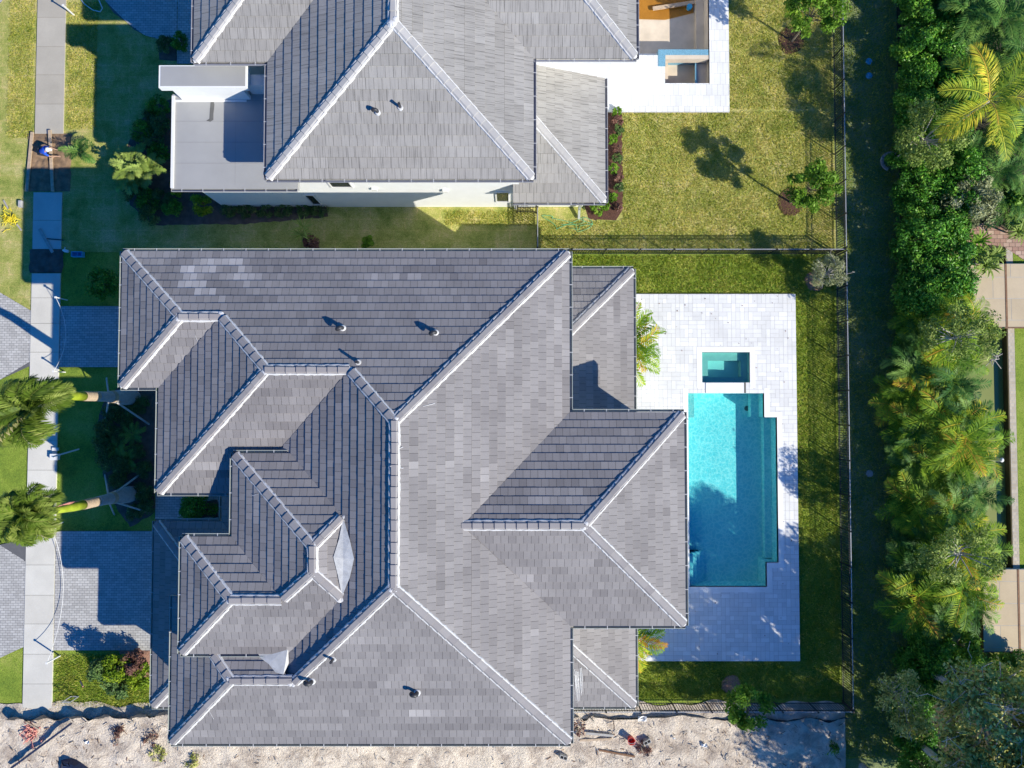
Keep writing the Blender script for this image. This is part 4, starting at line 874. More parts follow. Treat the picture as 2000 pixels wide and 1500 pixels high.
def rosette(name, label, base, heads, n, L, w, matk, seed=0, cat='plant', group=None, el=(.1, 1.4), droop=1.0, stem=True, fol='leaves'):
    rng = rs(seed); t = thing(name, label, cat, base, 0, group); Vs = []; Ts = []; mb = MB(); b = Vector(base)
    for (dx, dy, h) in heads:
        if stem: mb.tube([b+Vector((dx*.3, dy*.3, -.03)), b+Vector((dx, dy, h))], [.035, .025], 6)
        for k in range(n):
            a = k*2.4+rng.normal(0, .1); e = rng.uniform(*el); l = L*rng.uniform(.7, 1.1); f = lambda th: np.array([math.cos(th)*math.cos(a), math.cos(th)*math.sin(a), math.sin(th)])
            o = np.array([dx, dy, h]); p1 = o+f(e)*l*.5; p2 = p1+f(e-droop*.5)*l*.3; p3 = p2+f(e-droop)*l*.25; s = np.array([-math.sin(a), math.cos(a), 0])*w/2
            Vs.append(np.array([[o-s*.4, o+s*.4, p1+s, p1-s], [p1-s, p1+s, p2+s*.8, p2-s*.8], [p2-s*.8, p2+s*.8, p3+s*.05, p3-s*.05]])); Ts += [np.clip(rng.normal(.5, .2), 0, 1)]*3
    V = np.concatenate(Vs).reshape(-1, 3); build_np(fol, V, np.arange(len(V)).reshape(-1, 4), np.array(Ts), M[matk], t)
    if stem: mb.build('stem', M['bark'], t)
    return t
def bed(name, pts, m_, z=.03, seed=0, label=None):
    """mulch bed: mounded sheet with a ragged edge"""
    rnd = random.Random(seed); P = ccw([g(*p) for p in pts]); Q = []
    for i in range(len(P)):
        a, b_ = P[i], P[(i+1) % len(P)]; n = max(1, int(math.dist(a, b_)/.25))
        for k in range(n): f = k/n; Q.append((a[0]+(b_[0]-a[0])*f+rnd.uniform(-.04, .04), a[1]+(b_[1]-a[1])*f+rnd.uniform(-.04, .04)))
    c = (sum(q[0] for q in Q)/len(Q), sum(q[1] for q in Q)/len(Q)); mb = MB()
    for i in range(len(Q)):
        a, b_ = Q[i], Q[(i+1) % len(Q)]; am = [(a[0]*.25+c[0]*.75, a[1]*.25+c[1]*.75), (b_[0]*.25+c[0]*.75, b_[1]*.25+c[1]*.75)]; ae = [(a[0]*.9+c[0]*.1, a[1]*.9+c[1]*.1), (b_[0]*.9+c[0]*.1, b_[1]*.9+c[1]*.1)]
        mb.face([(*a, .004), (*b_, .004), (*ae[1], z), (*ae[0], z)]); mb.face([(*ae[0], z), (*ae[1], z), (*am[1], z+.03), (*am[0], z+.03)]); mb.face([(*am[0], z+.03), (*am[1], z+.03), (*c, z+.035)])
    return tag(mb.build(name, m_), kind='structure')
def disc(px, py, r=.5, n=16): c = g(px, py); return [(px+r*36.5*math.cos(6.283*k/n), py+r*36.5*math.sin(6.283*k/n)*1.05) for k in range(n)]

# ------------------------------------------------------------------ mulch beds
bed('mulch_bed', [(1186, 214), (1215, 216), (1216, 410), (1204, 430), (1150, 428), (1140, 400), (1186, 398)], M['mulch'], seed=1)
bed('mulch_bed', disc(1545, 78, .72), M['mulch'], seed=2); bed('mulch_bed', disc(1543, 394, .72), M['mulch'], seed=3)
bed('mulch_bed', disc(1592, 548, .55), M['mulch_pink'], seed=4); bed('mulch_bed', disc(1427, 1337, .5), M['mulch_pink'], seed=5)
bed('mulch_bed', [(228, 758), (330, 762), (330, 915), (303, 930), (303, 1000), (255, 1030), (215, 975), (192, 890), (190, 830), (200, 790)], M['soil_dark'], seed=6)
bed('mulch_bed', [(300, 205), (345, 190), (400, 370), (440, 402), (640, 404), (640, 424), (480, 438), (300, 440), (255, 400), (235, 330), (262, 250)], M['soil_dark'], seed=7)
bed('mulch_bed', [(308, 80), (345, 80), (345, 118), (312, 118)], M['soil_dark'], seed=8)
bed('mulch_bed', [(232, 1270), (296, 1270), (296, 1325), (262, 1318), (238, 1295)], M['mulch_pink'], seed=9)
bed('mulch_bed', [(358, 975), (430, 975), (430, 1012), (358, 1012)], M['soil_dark'], seed=10)
# ------------------------------------------------------------------ yard trees
def gz(px, py): a = g(px, py); return (a[0], a[1])
plant('yard_tree', 'bushy light green tree in a round mulch bed near the drained pool', 'tree', gz(1546, 82), 3.1, 1.35, 1.25, 1.3, 40, 120, .17, 'leaf_tree', seed=11, clr=.34, group='young trees along the fence', limbs=12)
plant('yard_tree', 'light green tree in a mulch bed above the dividing fence', 'tree', gz(1543, 396), 3.0, 1.2, 1.1, 1.25, 36, 120, .17, 'leaf_tree', seed=12, clr=.3, group='young trees along the fence', limbs=12)
plant('yard_tree', 'silvery grey shrubby tree in pink mulch at the corner of the fences', 'tree', gz(1590, 546), 2.0, .85, .8, .75, 26, 170, .11, 'leaf_silver', bark='bark_pale', seed=13, clr=.28, group='young trees along the fence', limbs=20, twigs=30, aspect=.25)
plant('yard_tree', 'dark green slim tree leaning over the southern fence by the sand lot', 'tree', gz(1427, 1337), 2.7, 1.1, .95, 1.0, 28, 110, .17, 'leaf_tree', seed=14, clr=.3, group='young trees along the fence', limbs=12, off=(.1, -.1))
# ------------------------------------------------------------------ shrubs: prototypes and copies
def proto(fn, *a, **k): return fn(*a, **k)
HL = 'dark green shrub in the outer hedge row by the alley, %s from the top'
p1 = plant('hedge_shrub', HL % ORD[0], 'hedge', gz(1767, 10)+(0,), 1.15, 1.0, 1.0, .95, 46, 150, .13, 'leaf_hedge', seed=21, clr=.34, group='outer hedge row along the alley', limbs=5, zmin=-.9)
p2 = plant('hedge_shrub', HL % ORD[1], 'hedge', gz(1766, 55)+(0,), 1.05, .95, 1.05, .95, 46, 150, .13, 'leaf_hedge', seed=22, clr=.32, group='outer hedge row along the alley', limbs=5, zmin=-.9)
rnd = random.Random(5)
for i in range(2, 12):
    c = copy_tree(p1 if i % 2 else p2); x, y = gz(1768+rnd.uniform(-7, 7), 10+i*52); c.location = (x, y, 0); c.rotation_euler = (0, 0, rnd.uniform(0, 6.28)); k = rnd.uniform(.92, 1.12); c.scale = (k, k*1.1, k*rnd.uniform(.85, 1.1)); c['label'] = HL % ORD[i]
p1.location.x += .0
HL2 = 'taller green shrub in the inner hedge row, %s from the top'
for i in range(11):
    c = copy_tree(p2 if i % 2 else p1); x, y = gz(1826+rnd.uniform(-8, 12), 25+i*54); c.location = (x, y, 0); c.rotation_euler = (0, 0, rnd.uniform(0, 6.28)); k = rnd.uniform(1.0, 1.2); c.scale = (k, k, k*1.05); c['label'] = HL2 % ORD[i]; c['group'] = 'inner hedge row'
HL3 = 'low dark green shrub under the palms by the alley, %s from the top'
for i in range(18):
    c = copy_tree(p1 if i % 2 else p2); x, y = gz(1768+rnd.uniform(-6, 8), 625+i*50); c.location = (x, y, 0); c.rotation_euler = (0, 0, rnd.uniform(0, 6.28)); k = rnd.uniform(.8, .98); c.scale = (k, k*1.1, k*(.62 if i < 11 else 1.0)); c['label'] = HL3 % ORD[i]; c['group'] = 'low shrubs under the palms'
# ------------------------------------------------------------------ areca palms
AP = []
for v in range(3):
    r_ = rs(60+v); stems = [(r_.uniform(-.85, .85), r_.uniform(-.85, .85), r_.uniform(1.3, 3.1)) for _ in range(5)]
    AP.append(palm('areca_palm', 'x', (0, 0, 0), stems, (8, 7, 9)[v], (2.0, 2.2, 1.7)[v], (.52, .6, .42)[v], 34, ('palm_leaf', 'palm_leaf', 'palm_dark')[v], seed=70+v, yellow=(.16, .12, .3)[v], group='areca palms in the long row beside the canal', w=.045, tm=(.38, .42, .25)[v]))
spots = [(1850, 605), (1905, 640), (1820, 700), (1885, 700), (1815, 780), (1885, 775), (1850, 835), (1915, 850), (1815, 880), (1880, 920), (1830, 960), (1900, 985), (1850, 1035), (1912, 1065), (1822, 1095), (1885, 1120), (1840, 1160), (1893, 1190)]
for i, (px, py) in enumerate(spots):
    z = 2.3; x, y = g(px-14, py, z); o = AP[i % 3] if i < 3 else copy_tree(AP[i % 3]); o.location = (x, y, 0); o.rotation_euler = (0, 0, rnd.uniform(0, 6.28)); k = rnd.uniform(.75, 1.12); kz = (.52+.40*(px-1815)/100)*rnd.uniform(.9, 1.1); o.scale = (k, k, kz)
    o['label'] = 'yellow green palm clump in the row beside the canal, %s from the top' % ORD[i]
DP = palm('feather_palm', 'x', (0, 0, 0), [(0, 0, 2.2), (.5, .3, 1.7), (-.4, .4, 1.4)], 9, 2.1, .55, 36, 'palm_dark', seed=80, yellow=.08, group='dark feathery palms in the north east thicket', w=.05, tm=.5)
for i, (px, py, k) in enumerate([(1890, 25, 1), (1950, 40, 1.1), (1992, 100, 1), (1900, 95, .8), (1890, 160, .7), (1985, 250, .9), (1905, 290, .7), (1960, 330, .8), (1885, 345, .65), (1990, 385, .7)]):
    o = DP if i == 0 else copy_tree(DP); x, y = g(px, py, 2.2); o.location = (x, y, 0); o.rotation_euler = (0, 0, rnd.uniform(0, 6.28)); o.scale = (k, k, k)
    o['label'] = 'dark green feathery palm in the north east thicket, %s from the top' % ORD[i]
x, y = g(1932, 195, 4.4)
palm('coconut_palm', 'large coconut palm with long yellow green fronds in the north east corner', (x, y, 0), [(0, 0, 4.4)], 15, 3.0, .80, 60, 'coco_leaf', seed=91, el=(.0, 1.0), droop=(.9, 1.9), yellow=.15, trad=.14, bark='bark_pale', w=.05, tm=.5)
# trees standing in the thicket
plant('thicket_tree', 'pale olive green tree leaning over the alley below the hedge top', 'tree', gz(1738, 316), 3.1, 1.5, 1.7, 1.3, 44, 150, .13, 'leaf_olive', seed=31, clr=.40, tr=.09, off=(.5, .3), limbs=20, bark='bark_pale')
plant('thicket_tree', 'pale olive green tree with bare grey limbs reaching over the alley above the canal corner', 'tree', gz(1825, 672), 4.0, 1.9, 1.4, 1.0, 34, 140, .13, 'leaf_olive', seed=32, clr=.36, tr=.08, off=(-1.1, .1), limbs=24, bark='bark_pale')
plant('thicket_tree', 'pale olive green tree with forked limbs reaching over the alley beside the canal middle', 'tree', gz(1820, 1055), 4.0, 1.9, 1.3, 1.0, 36, 140, .13, 'leaf_olive', seed=33, clr=.36, tr=.08, off=(-.9, .0), limbs=24, bark='bark_pale')
plant('silver_bush', 'silvery grey green bush above the brick path', 'bush', g(1895, 395, 1.5)+(0,), 1.7, 1.35, 1.2, 1.0, 40, 130, .17, 'leaf_silver', seed=34, clr=.36, bark='bark_pale', limbs=16, twigs=12, aspect=.35)
plant('silver_bush', 'small silvery bush between the hedge and the northern dock', 'bush', g(1872, 552, 1.2)+(0,), 1.2, .6, .9, .8, 22, 130, .14, 'leaf_silver', seed=35, clr=.3, bark='bark_pale', limbs=8, aspect=.35)
plant('lime_bush', 'bright yellow green bush left of the silvery bush', 'bush', g(1850, 440, 1.0)+(0,), 1.1, .8, .7, .7, 20, 110, .15, 'bright_leaf', seed=36, clr=.26, limbs=6)
plant('lime_bush', 'bright green bush at the eastern frame edge above the brick path', 'bush', g(1978, 392, 1.2)+(0,), 1.3, .9, .6, .7, 18, 90, .26, 'leaf_tree', seed=37, clr=.3, limbs=6, aspect=.6)
for i, (px, py, lb) in enumerate([(1893, 478, 'broad strap leaved plant with many rosettes below the brick path'), (1925, 505, 'brightest strap leaved plant overhanging the northern dock corner'), (1990, 440, 'strap leaved plant at the frame edge beside the brick path')]):
    rosette('dracaena', lb, g(px, py, 1.0)+(0,), [(0, 0, 1.2), (.45, .2, 1.0), (-.4, .3, .9), (.2, -.45, .9), (-.2, -.4, 1.1)], 26, .75, .085, 'bright_leaf' if i else 'leaf_tree', seed=95+i, group='strap leaved plants by the northern dock')
# big trees of the south east corner
for i, (x, y, z, r_, lb, s) in enumerate([(21.4, -13.6, 5.8, 2.5, 'large grey green twiggy tree below the southern dock', 41), (20.9, -17.3, 6.0, 2.7, 'large grey green twiggy tree in the bottom right corner', 42), (24.6, -15.8, 5.8, 2.6, 'large yellowish twiggy tree at the right edge of the photo', 43), (23.2, -22.3, 6.0, 3.0, 'large twiggy tree standing below the photo edge behind the sand lot', 44), (18.4, -18.9, 7.0, 1.9, 'tall slim twiggy tree below the photo edge at the end of the alley', 46)]):
    plant('large_tree', lb, 'tree', (x, y, 0), z, r_, r_, 1.6, int(13*r_*r_), 105, .19, 'leaf_grey', bark='bark_pale', seed=s, clr=.55, tr=.2, limbs=50, twigs=70, aspect=.5)
for i, (x, y, z, rx, ry, lb) in enumerate([(23.5, -18.9, 10.0, 1.7, 1.3, 'tall narrow tree beyond the bottom right corner shading the middle of the deck'), (24.7, -16.2, 10.0, 2.8, 2.1, 'tall broad tree outside the right edge whose shade falls on the pool')]):
    plant('shade_tree', lb, 'tree', (x, y, 0), z, rx, ry, 1.3, 28, 80, .24, 'leaf_tree', bark='bark_pale', seed=140+i, clr=.56, tr=.25, limbs=30, aspect=.55)
for i, (px, py, mk, r_, h) in enumerate([(1800, 1262, 'leaf_hedge', .9, 2.2), (1845, 1245, 'leaf_tree', .9, 2.6), (1880, 1300, 'leaf_hedge', 1.0, 2.4), (1930, 1300, 'leaf_tree', .9, 2.2), (1985, 1310, 'leaf_shrub', 1.0, 2.6), (1830, 1330, 'leaf_shrub', .9, 2.2), (1965, 1290, 'leaf_hedge', .7, 1.6)]):
    shrub_ = plant('thicket_shrub', 'leafy shrub in the green gap above the grey twiggy trees, %s from the top left' % ORD[i], 'shrub', gz(px, py)+(0,), h*.62, r_, r_, h*.45, 32, 110, .14, mk, seed=160+i, clr=.33, limbs=6, group='shrubs above the grey twiggy trees', zmin=-.8)
plant('large_tree', 'small dark tree reaching over the alley end', 'tree', (19.4, -14.4, 0), 2.6, 1.1, 1.6, .9, 30, 130, .14, 'leaf_grey', bark='bark_pale', seed=45, clr=.4, tr=.08, limbs=20, twigs=20)
# ------------------------------------------------------------------ royal palms
def royal(px, py, label, seed, lean, orange, size=1):
    x, y = gz(px, py); t = thing('royal_palm', label, 'palm', (x, y, 0), 0, 'staked royal palms in front of the house'); b = Vector((x, y, 0))
    mb = MB(); mb.tube([b+Vector((0, 0, z)) for z in [k*.08-.1 for k in range(44)]], [float(np.interp(k*.08-.1, [-.1, .5, 1.0, 1.5, 2.0, 2.6, 3.4], [.37, .42, .40, .35, .29, .25, .24]))*(1 if k % 3 else 1.035) for k in range(44)], 20); tr_ = mb.build('trunk', M['palm_grey'], t, True)
    mb = MB(); zz = 3.4
    for k in range(5): mb.tube([b+Vector((0, 0, zz+k*.22)), b+Vector((0, 0, zz+k*.22+.19))], [.238, .232], 20); mb.tube([b+Vector((0, 0, zz+k*.22+.19)), b+Vector((0, 0, zz+k*.22+.22))], [.215, .215], 20)
    mb.build('ringed_band', M['wood'], t)
    mb = MB(); mb.tube([b+Vector((0, 0, 2.0)), b+Vector((0, 0, 2.28))], [.315, .30], 20); mb.build('wrap', M['wood'], t)
    top = b+Vector((lean[0]*.3, lean[1]*.3, 6.6)); mb = MB(); mb.tube([b+Vector((0, 0, 4.5)), b+Vector((0, 0, 5.2)), b+Vector((lean[0]*.1, lean[1]*.1, 5.9)), top], [.225, .21, .17, .11], 16); mb.build('crownshaft', M['shaft'], t, True)
    if orange: mb = MB(); mb.tube([b+Vector((0, .17, 4.7)), b+Vector((-.05, .19, 5.5)), top+Vector((0, .08, 0))], [.05, .09, .06], 8); mb.build('old_sheath', M['wood_dark'] if False else M['net'], t)
    rng = rs(seed); Vs = []; Ts = []
    for k in range(26):
        az = k*2.4+rng.normal(0, .2); o = (lean[0]*.3, lean[1]*.3, 6.5+rng.uniform(0, .4)); e = rng.uniform(.75, 1.45); L_ = rng.uniform(1.9, 2.6)*size; dr = rng.uniform(1.2, 2.3)
        for vs in (.5, -.1, -.7):
            v, tt = frond(rng, o, az, e, L_, dr, .56, 44, .052, vs+rng.uniform(-.2, .2), np.clip(rng.normal(.48, .14), 0, 1), 0, .12)
            f = np.clip((v[..., 2:3]-6.5)/1.3, 0, 1.6)+.25*np.clip(np.hypot(v[..., 0:1], v[..., 1:2])/1.5, 0, 1); v = v+np.array([lean[0], lean[1], 0])*f; Vs.append(v); Ts.append(tt)
    V = np.concatenate(Vs).reshape(-1, 3); build_np('crown', V, np.arange(len(V)).reshape(-1, 4), np.concatenate(Ts), M['royal_leaf'], t)
    return t, b
ra, ba = royal(262, 776, 'staked royal palm with bulging grey trunk beside the upper driveway', 101, (-1.15, -.75), False, .74)
rb, bb = royal(262, 963, 'staked royal palm with orange husk on its crownshaft beside the lower driveway', 102, (-1.1, -.1), True, .62)
for t, b, ends in ((ra, ba, [(292, 829), (208, 738), (206, 818)]), (rb, bb, [(281, 921), (291, 1001), (205, 927), (223, 1005)])):
    for e in ends:
        q = G3(*e, .03); d = (q-b); d.z = 0; d = d.normalized(); mb = MB(); mb.bar(b+d*.33+Vector((0, 0, 1.95)), q, .09, .05); mb.build('brace', M['wood_grey'], t)
# ------------------------------------------------------------------ front garden
SH = plant('shrub', 'x', 'shrub', (0, 0, 0), .45, .5, .5, .35, 18, 110, .10, 'leaf_shrub', seed=51, clr=.22, group='low shrubs in the front planting bed', limbs=5, zmin=-.3)
fs = [(215, 835, 1), (232, 805, .9), (250, 822, .8), (214, 865, 1), (238, 850, .9), (262, 800, .8), (285, 790, .8), (222, 895, 1.1), (248, 905, 1), (275, 880, .8), (290, 915, .8), (240, 935, .9), (285, 960, .9), (270, 1000, .8), (292, 985, .8)]
for i, (px, py, k) in enumerate(fs):
    o = SH if i == 0 else copy_tree(SH); x, y = gz(px, py); o.location = (x, y, .02); o.rotation_euler = (0, 0, rnd.uniform(0, 6.28)); o.scale = (k, k, k*rnd.uniform(.8, 1.3)); o['label'] = 'low shaded shrub in the front bed by the royal palms, %s from the top' % ORD[i]
for i, (px, py, lb) in enumerate([(268, 848, 'small palm with arching fronds at the middle of the front bed'), (238, 875, 'small spiky palm in front of the bed shrubs'), (258, 895, 'dark spiky cycad near the lower royal palm')]):
    x, y = gz(px, py); palm('small_palm', lb, (x, y, .02), [(0, 0, .35)], 12, .8, .2, 22, 'palm_dark', seed=110+i, el=(.2, 1.0), droop=(.6, 1.2), yellow=.1, w=.03, tm=.75, group='small palms of the front bed')
def shrub(px, py, label, mk='leaf_shrub', r_=.6, h=.7, n=20, nl=110, sz=.11, seed=0, cat='shrub', group=None, **kw):
    return plant('shrub', label, cat, gz(px, py)+(.02,), h*.62, r_, r_, h*.5, n, nl, sz, mk, seed=seed, clr=r_*.38, group=group, limbs=5, **kw)
shrub(213, 557, 'round dark green shrub on the lawn above the upper driveway', 'leaf_hedge', .75, 1.1, 26, 110, .14, 201)
shrub(395, 993, 'boxy dark green hedge bush in the courtyard beside the walk', 'leaf_hedge', .8, .9, 26, 110, .13, 202); shrub(372, 996, 'small dark bush at the left end of the courtyard hedge', 'leaf_hedge', .45, .7, 14, 90, .13, 203)
shrub(330, 97, 'dark shrub in the small bed by the northern driveway', 'leaf_shrub', .45, .8, 14, 90, .11, 204); shrub(362, 92, 'narrow green shrub against the northern driveway edge', 'leaf_hedge', .4, .9, 14, 90, .12, 205)
bl = [(318, 215, .5, 'topmost dark shrub beside the flat roofed wing'), (312, 245, .6, 'second dark shrub down beside the flat roofed wing'), (285, 262, .6, 'dark shrub left of the row beside the flat roofed wing'), (312, 278, .65, 'middle dark shrub beside the flat roofed wing'), (318, 305, .5, 'green shrub right of the bright fern leaved plant'), (275, 385, .6, 'dark shrub below the bright fern leaved plant'), (300, 400, .6, 'dark shrub at the bed corner below the flat roof'), (325, 392, .5, 'dark shrub under the flat roof corner'), (345, 408, .5, 'low dark shrub left of the glossy bushes'), (300, 425, .5, 'lowest dark shrub of the northern bed')]
for i, (px, py, r_, lb) in enumerate(bl): shrub(px, py, lb, 'leaf_shrub' if i % 2 else 'leaf_hedge', r_, .8, 20, 100, .11, 220+i, group='shrubs in the northern bed')
shrub(366, 378, 'sunlit glossy bush touching the flat roof gutter', 'leaf_lime', .38, 1.6, 12, 90, .14, 240); shrub(405, 408, 'glossy bush at the foot of the white wall corner', 'leaf_lime', .5, 1.1, 16, 90, .14, 241)
for i, px in enumerate((450, 485, 520, 555, 592, 625)): shrub(px, 411, 'low dark ground cover clump along the white wall, %s from the left' % ORD[i], 'leaf_shrub', .42, .35, 12, 80, .09, 250+i, group='ground cover clumps along the white wall')
# the bright fern-leaved plant and small plants
x, y = g(258, 332, .8); rng_ = 0
palm('fern_palm', 'bright yellow green plant with deeply cut leaves beside the flat roofed wing', (x, y, 0), [(0, 0, .9), (.5, -.2, .55), (-.4, .2, .7), (.1, .5, .8), (.9, .0, .8), (-.1, -.5, .7)], 8, 1.15, .34, 15, 'bright_leaf', seed=120, el=(.2, 1.2), droop=(.9, 1.6), yellow=.1, w=.12, tm=.45, cat='plant')
palm('small_palm', 'small dark palm casting a spiky shadow beside the dug soil strip', gz(172, 305)+(0,), [(0, 0, .7)], 12, .9, .3, 20, 'palm_dark', seed=121, el=(.1, 1.1), droop=(.7, 1.3), w=.04, tm=.3)
x, y = g(590, 460, .9); rosette('fan_palm', 'small pale fan palm on the shaded strip between the houses', (x, y, 0), [(0, 0, .9), (.15, .35, 1.2)], 15, .75, .06, 'bright_leaf', seed=122, el=(.1, 1.3), droop=.8, cat='palm')
shrub(612, 478, 'bronze leaved plant beside the small fan palm', 'leaf_red', .42, .8, 14, 70, .15, 261); shrub(722, 478, 'small light green plant close to the long north gutter', 'leaf_tree', .33, .7, 12, 70, .15, 262)
# croton bed by the driveway
for i, (px, py, mk, r_, h, lb) in enumerate([(250, 1290, 'leaf_lime', .65, 1.5, 'yellow and red leaved croton nearest the driveway shadow'), (278, 1283, 'leaf_red', .55, 1.2, 'bronze leaved shrub at the driveway corner'), (285, 1310, 'leaf_lime', .6, 1.0, 'lime green croton under the low front roof'), (222, 1303, 'leaf_shrub', .7, 1.1, 'dark green shrub left of the crotons'), (240, 1335, 'leaf_shrub', .55, .7, 'low green shrub below the crotons')]):
    shrub(px, py, lb, mk, r_, h, 22, 80, .15, 270+i, group='crotons and shrubs by the lower driveway')
x, y = gz(215, 1290); plant('sapling', 'thin upright sapling beside the lower driveway', 'shrub', (x, y, 0), 1.5, .45, .35, .6, 14, 50, .14, 'leaf_shrub', seed=280, clr=.2, tr=.025, limbs=10)
# bed along the eastern wall of the low northern wing
ki = 0
for i in range(11):
    px, py = 1200+random.uniform(-7, 8), 222+i*18.5; mk = ('leaf_tree', 'leaf_red', 'leaf_shrub')[i % 3]
    shrub(px, py, '%s plant in the dark mulch strip, %s from the top' % (('light green', 'bronze', 'dark green')[i % 3], ORD[i]), mk, .24, .5, 9, 42, .13, 290+i, group='small plants in the dark mulch strip')
shrub(1165, 410, 'light green plant in mulch below the low northern roof', 'leaf_tree', .35, .5, 12, 55, .13, 310); shrub(1180, 400, 'small leafy plant near the downspout', 'leaf_tree', .3, .5, 10, 55, .13, 311)
# palms by the pool deck
palm('potted_palm', 'palm with glossy fronds reaching from under the eave over the upper deck', (6.1, 3.0, .1), [(0, 0, 1.9), (-.2, .6, 1.6), (-.1, -.6, 1.4)], 9, 1.95, .46, 20, 'palm_leaf', seed=130, el=(.1, 1.1), droop=(1.0, 1.7), yellow=.12, w=.075, tm=.52)
palm('potted_palm', 'palm with glossy fronds at the lower corner of the deck', (6.3, -11.5, .1), [(0, 0, 1.8), (-.1, -.4, 1.5)], 9, 1.8, .44, 20, 'palm_leaf', seed=131, el=(.1, 1.1), droop=(1.0, 1.7), yellow=.08, w=.075, tm=.5)

# ------------------------------------------------------------------ docks, path and things in the thicket
def dock(x0, y0, x1, y1, label):
    t = thing('dock', label, 'dock', (x0, y0, 0)); mb = MB(); mb.box(x0, y0, -.10, x1, y1, .25)
    pave(mb, [[(x0+.02, y0+.02), (x1-.02, y0+.02), (x1-.02, y1-.02), (x0+.02, y1-.02)]], .255, (1.9, 1.15), True, .012); mb.build('deck_slab', [M['joint'], M['dock']], t)
    mb = MB(); mb.box(x0+1.85, y0+.01, .257, x0+1.95, y1-.01, .272); mb.box(x0-.03, y0-.03, .0, x0, y1+.03, .28); mb.box(x0, y0-.04, 0, x1, y0, .28); mb.build('edge_board', M['wood_dark'], t)
    for k in range(3): mb = MB(); xx = x0+.3+k*1.9; mb.tube([(xx, y0+.2, -1.2), (xx, y0+.2, -.1)], .09, 8); mb.build('pile', M['wood_dark'], t)
dock(24.45, 4.22, 30, 7.62, 'tan paved dock at the north end of the olive canal'); dock(24.75, -12.85, 30, -8.57, 'tan paved dock at the south end of the olive canal')
mb = MB(); Pp = ccw([g(*p) for p in ((1878, 462), (1905, 440), (1935, 430), (2010, 470), (2010, 515), (1960, 482), (1930, 478), (1890, 490))]); mb.face([(x, y, .03) for x, y in Pp])
for hull in ([(1878, 462), (1905, 440), (1930, 478), (1890, 490)], [(1905, 440), (1935, 430), (1960, 482), (1930, 478)], [(1935, 430), (2010, 470), (2010, 515), (1960, 482)]): pave(mb, [ccw([g(*p) for p in hull])], .036, (.32, .22), True, .01)
tag(mb.build('brick_path', [M['soil_dark'], M['brick']]), kind='structure')
mb = MB(); x, y = g(1953, 898, .2); mb.tube([(x, y, -1), (x, y, .35)], [.09, .09], 10); mb.tube([(x, y, .35), (x, y, .42)], [.12, .05], 10); tag(mb.build('mooring_post', M['white']), 'small white topped mooring post in the olive canal', 'post')
mb = MB()
for k in range(9): a = G3(1945+random.uniform(-8, 8), 700+random.uniform(-4, 4), .3+.1*k/9); mb.tube([a, a+Vector((random.uniform(-.3, .3), random.uniform(-.35, .35), .15)), a+Vector((random.uniform(-.5, .5), random.uniform(-.6, .5), .05))], .02, 5)
tag(mb.build('bare_branch', M['bark_pale']), 'bleached bare branch hanging over the canal edge', 'branch')
def ringstone(px, py, label):
    t = thing('stone_ring', label, 'edging', gz(px, py)+(0,)); x, y = gz(px, py)
    for k in range(8):
        a = 1.2+k*.42; cx, cy = x+.45*math.cos(a), y+.45*math.sin(a); mb = MB(); mb.box(cx-.07, cy-.12, 0, cx+.07, cy+.12, .1, rot=a); mb.build('edging_stone', M['stone'], t)
ringstone(1738, 316, 'ring of grey edging stones round the leaning tree trunk')
for (px, py, lb) in ((1697, 120, 'upper blue valve cover in the alley grass'), (1697, 148, 'lower blue valve cover in the alley grass')):
    mb = MB(); x, y = gz(px, py); mb.tube([(x, y, -.05), (x, y, .03)], [.19, .18], 14); mb.tube([(x, y, .03), (x, y, .04)], [.14, .13], 14); tag(mb.build('valve_cover', M['bluebox']), lb, 'cover', 'blue valve covers in the alley')
mb = MB(); x, y = gz(1698, 925); mb.tube([(x, y, -.05), (x, y, .03)], [.2, .19], 14); mb.tube([(x, y, .03), (x, y, .045)], [.15, .15], 14); tag(mb.build('drain_cover', M['stone']), 'pale round drain cover in the alley beside the pool fence', 'cover')

# ------------------------------------------------------------------ props at the front
def stake(px, py, h, label, lean=None):
    t = thing('stake', label, 'stake', gz(px, py)+(0,), 0, 'white stakes along the sidewalk'); b = Vector((*gz(px, py), 0)); top = b+Vector((0, 0, h)) if lean is None else G3(*lean, h)
    mb = MB(); mb.bar(b-Vector((0, 0, .05)), top, .07, .05); mb.build('post', M['white'], t); mb = MB(); mb.box(top.x-.05, top.y-.05, top.z, top.x+.05, top.y+.05, top.z+.04); mb.build('cap', M['white'], t); return top
stake(145, 30, .95, 'white stake at the top of the photo beside the sidewalk')
s1 = stake(131, 586, .95, 'white stake beside the sidewalk above the upper driveway'); s2 = stake(127, 727, .95, 'white stake at the lower corner of the upper driveway')
s3 = stake(123, 1020, 1.05, 'white stake beside the lower royal palm crown'); s4 = stake(117, 1281, 1.05, 'white stake below the lower driveway')
stake(154, 877, 1.3, 'white stake leaning across the lawn edge between the royal palms', (103, 892))
mb = MB(); mb.box(*g(104, 898), .06, *g(119, 886), .3); mb.box(*g(105, 880), .06, *g(117, 874), .16); tag(mb.build('white_box', M['white']), 'small white box on the sidewalk edge below the leaning stake', 'box')
def rope(name, pts, r_, m_, label, cat): mb = MB(); mb.tube(pts, r_, 6); return tag(mb.build(name, m_, None, True), label, cat)
def sag(a, b, n=12, s=.5, side=(0, 0)): return [a.lerp(b, k/n)+Vector((side[0]*4*(k/n)*(1-k/n), side[1]*4*(k/n)*(1-k/n), -s*4*(k/n)*(1-k/n))) for k in range(n+1)]
rope('rope', sag(s1, s2, 14, .6, (.2, 0)), .012, M['white'], 'white rope sagging between the stakes of the upper driveway', 'rope'); rope('rope', sag(s3, s4, 18, .8, (.25, 0)), .012, M['white'], 'white rope sagging between the stakes of the lower driveway', 'rope')
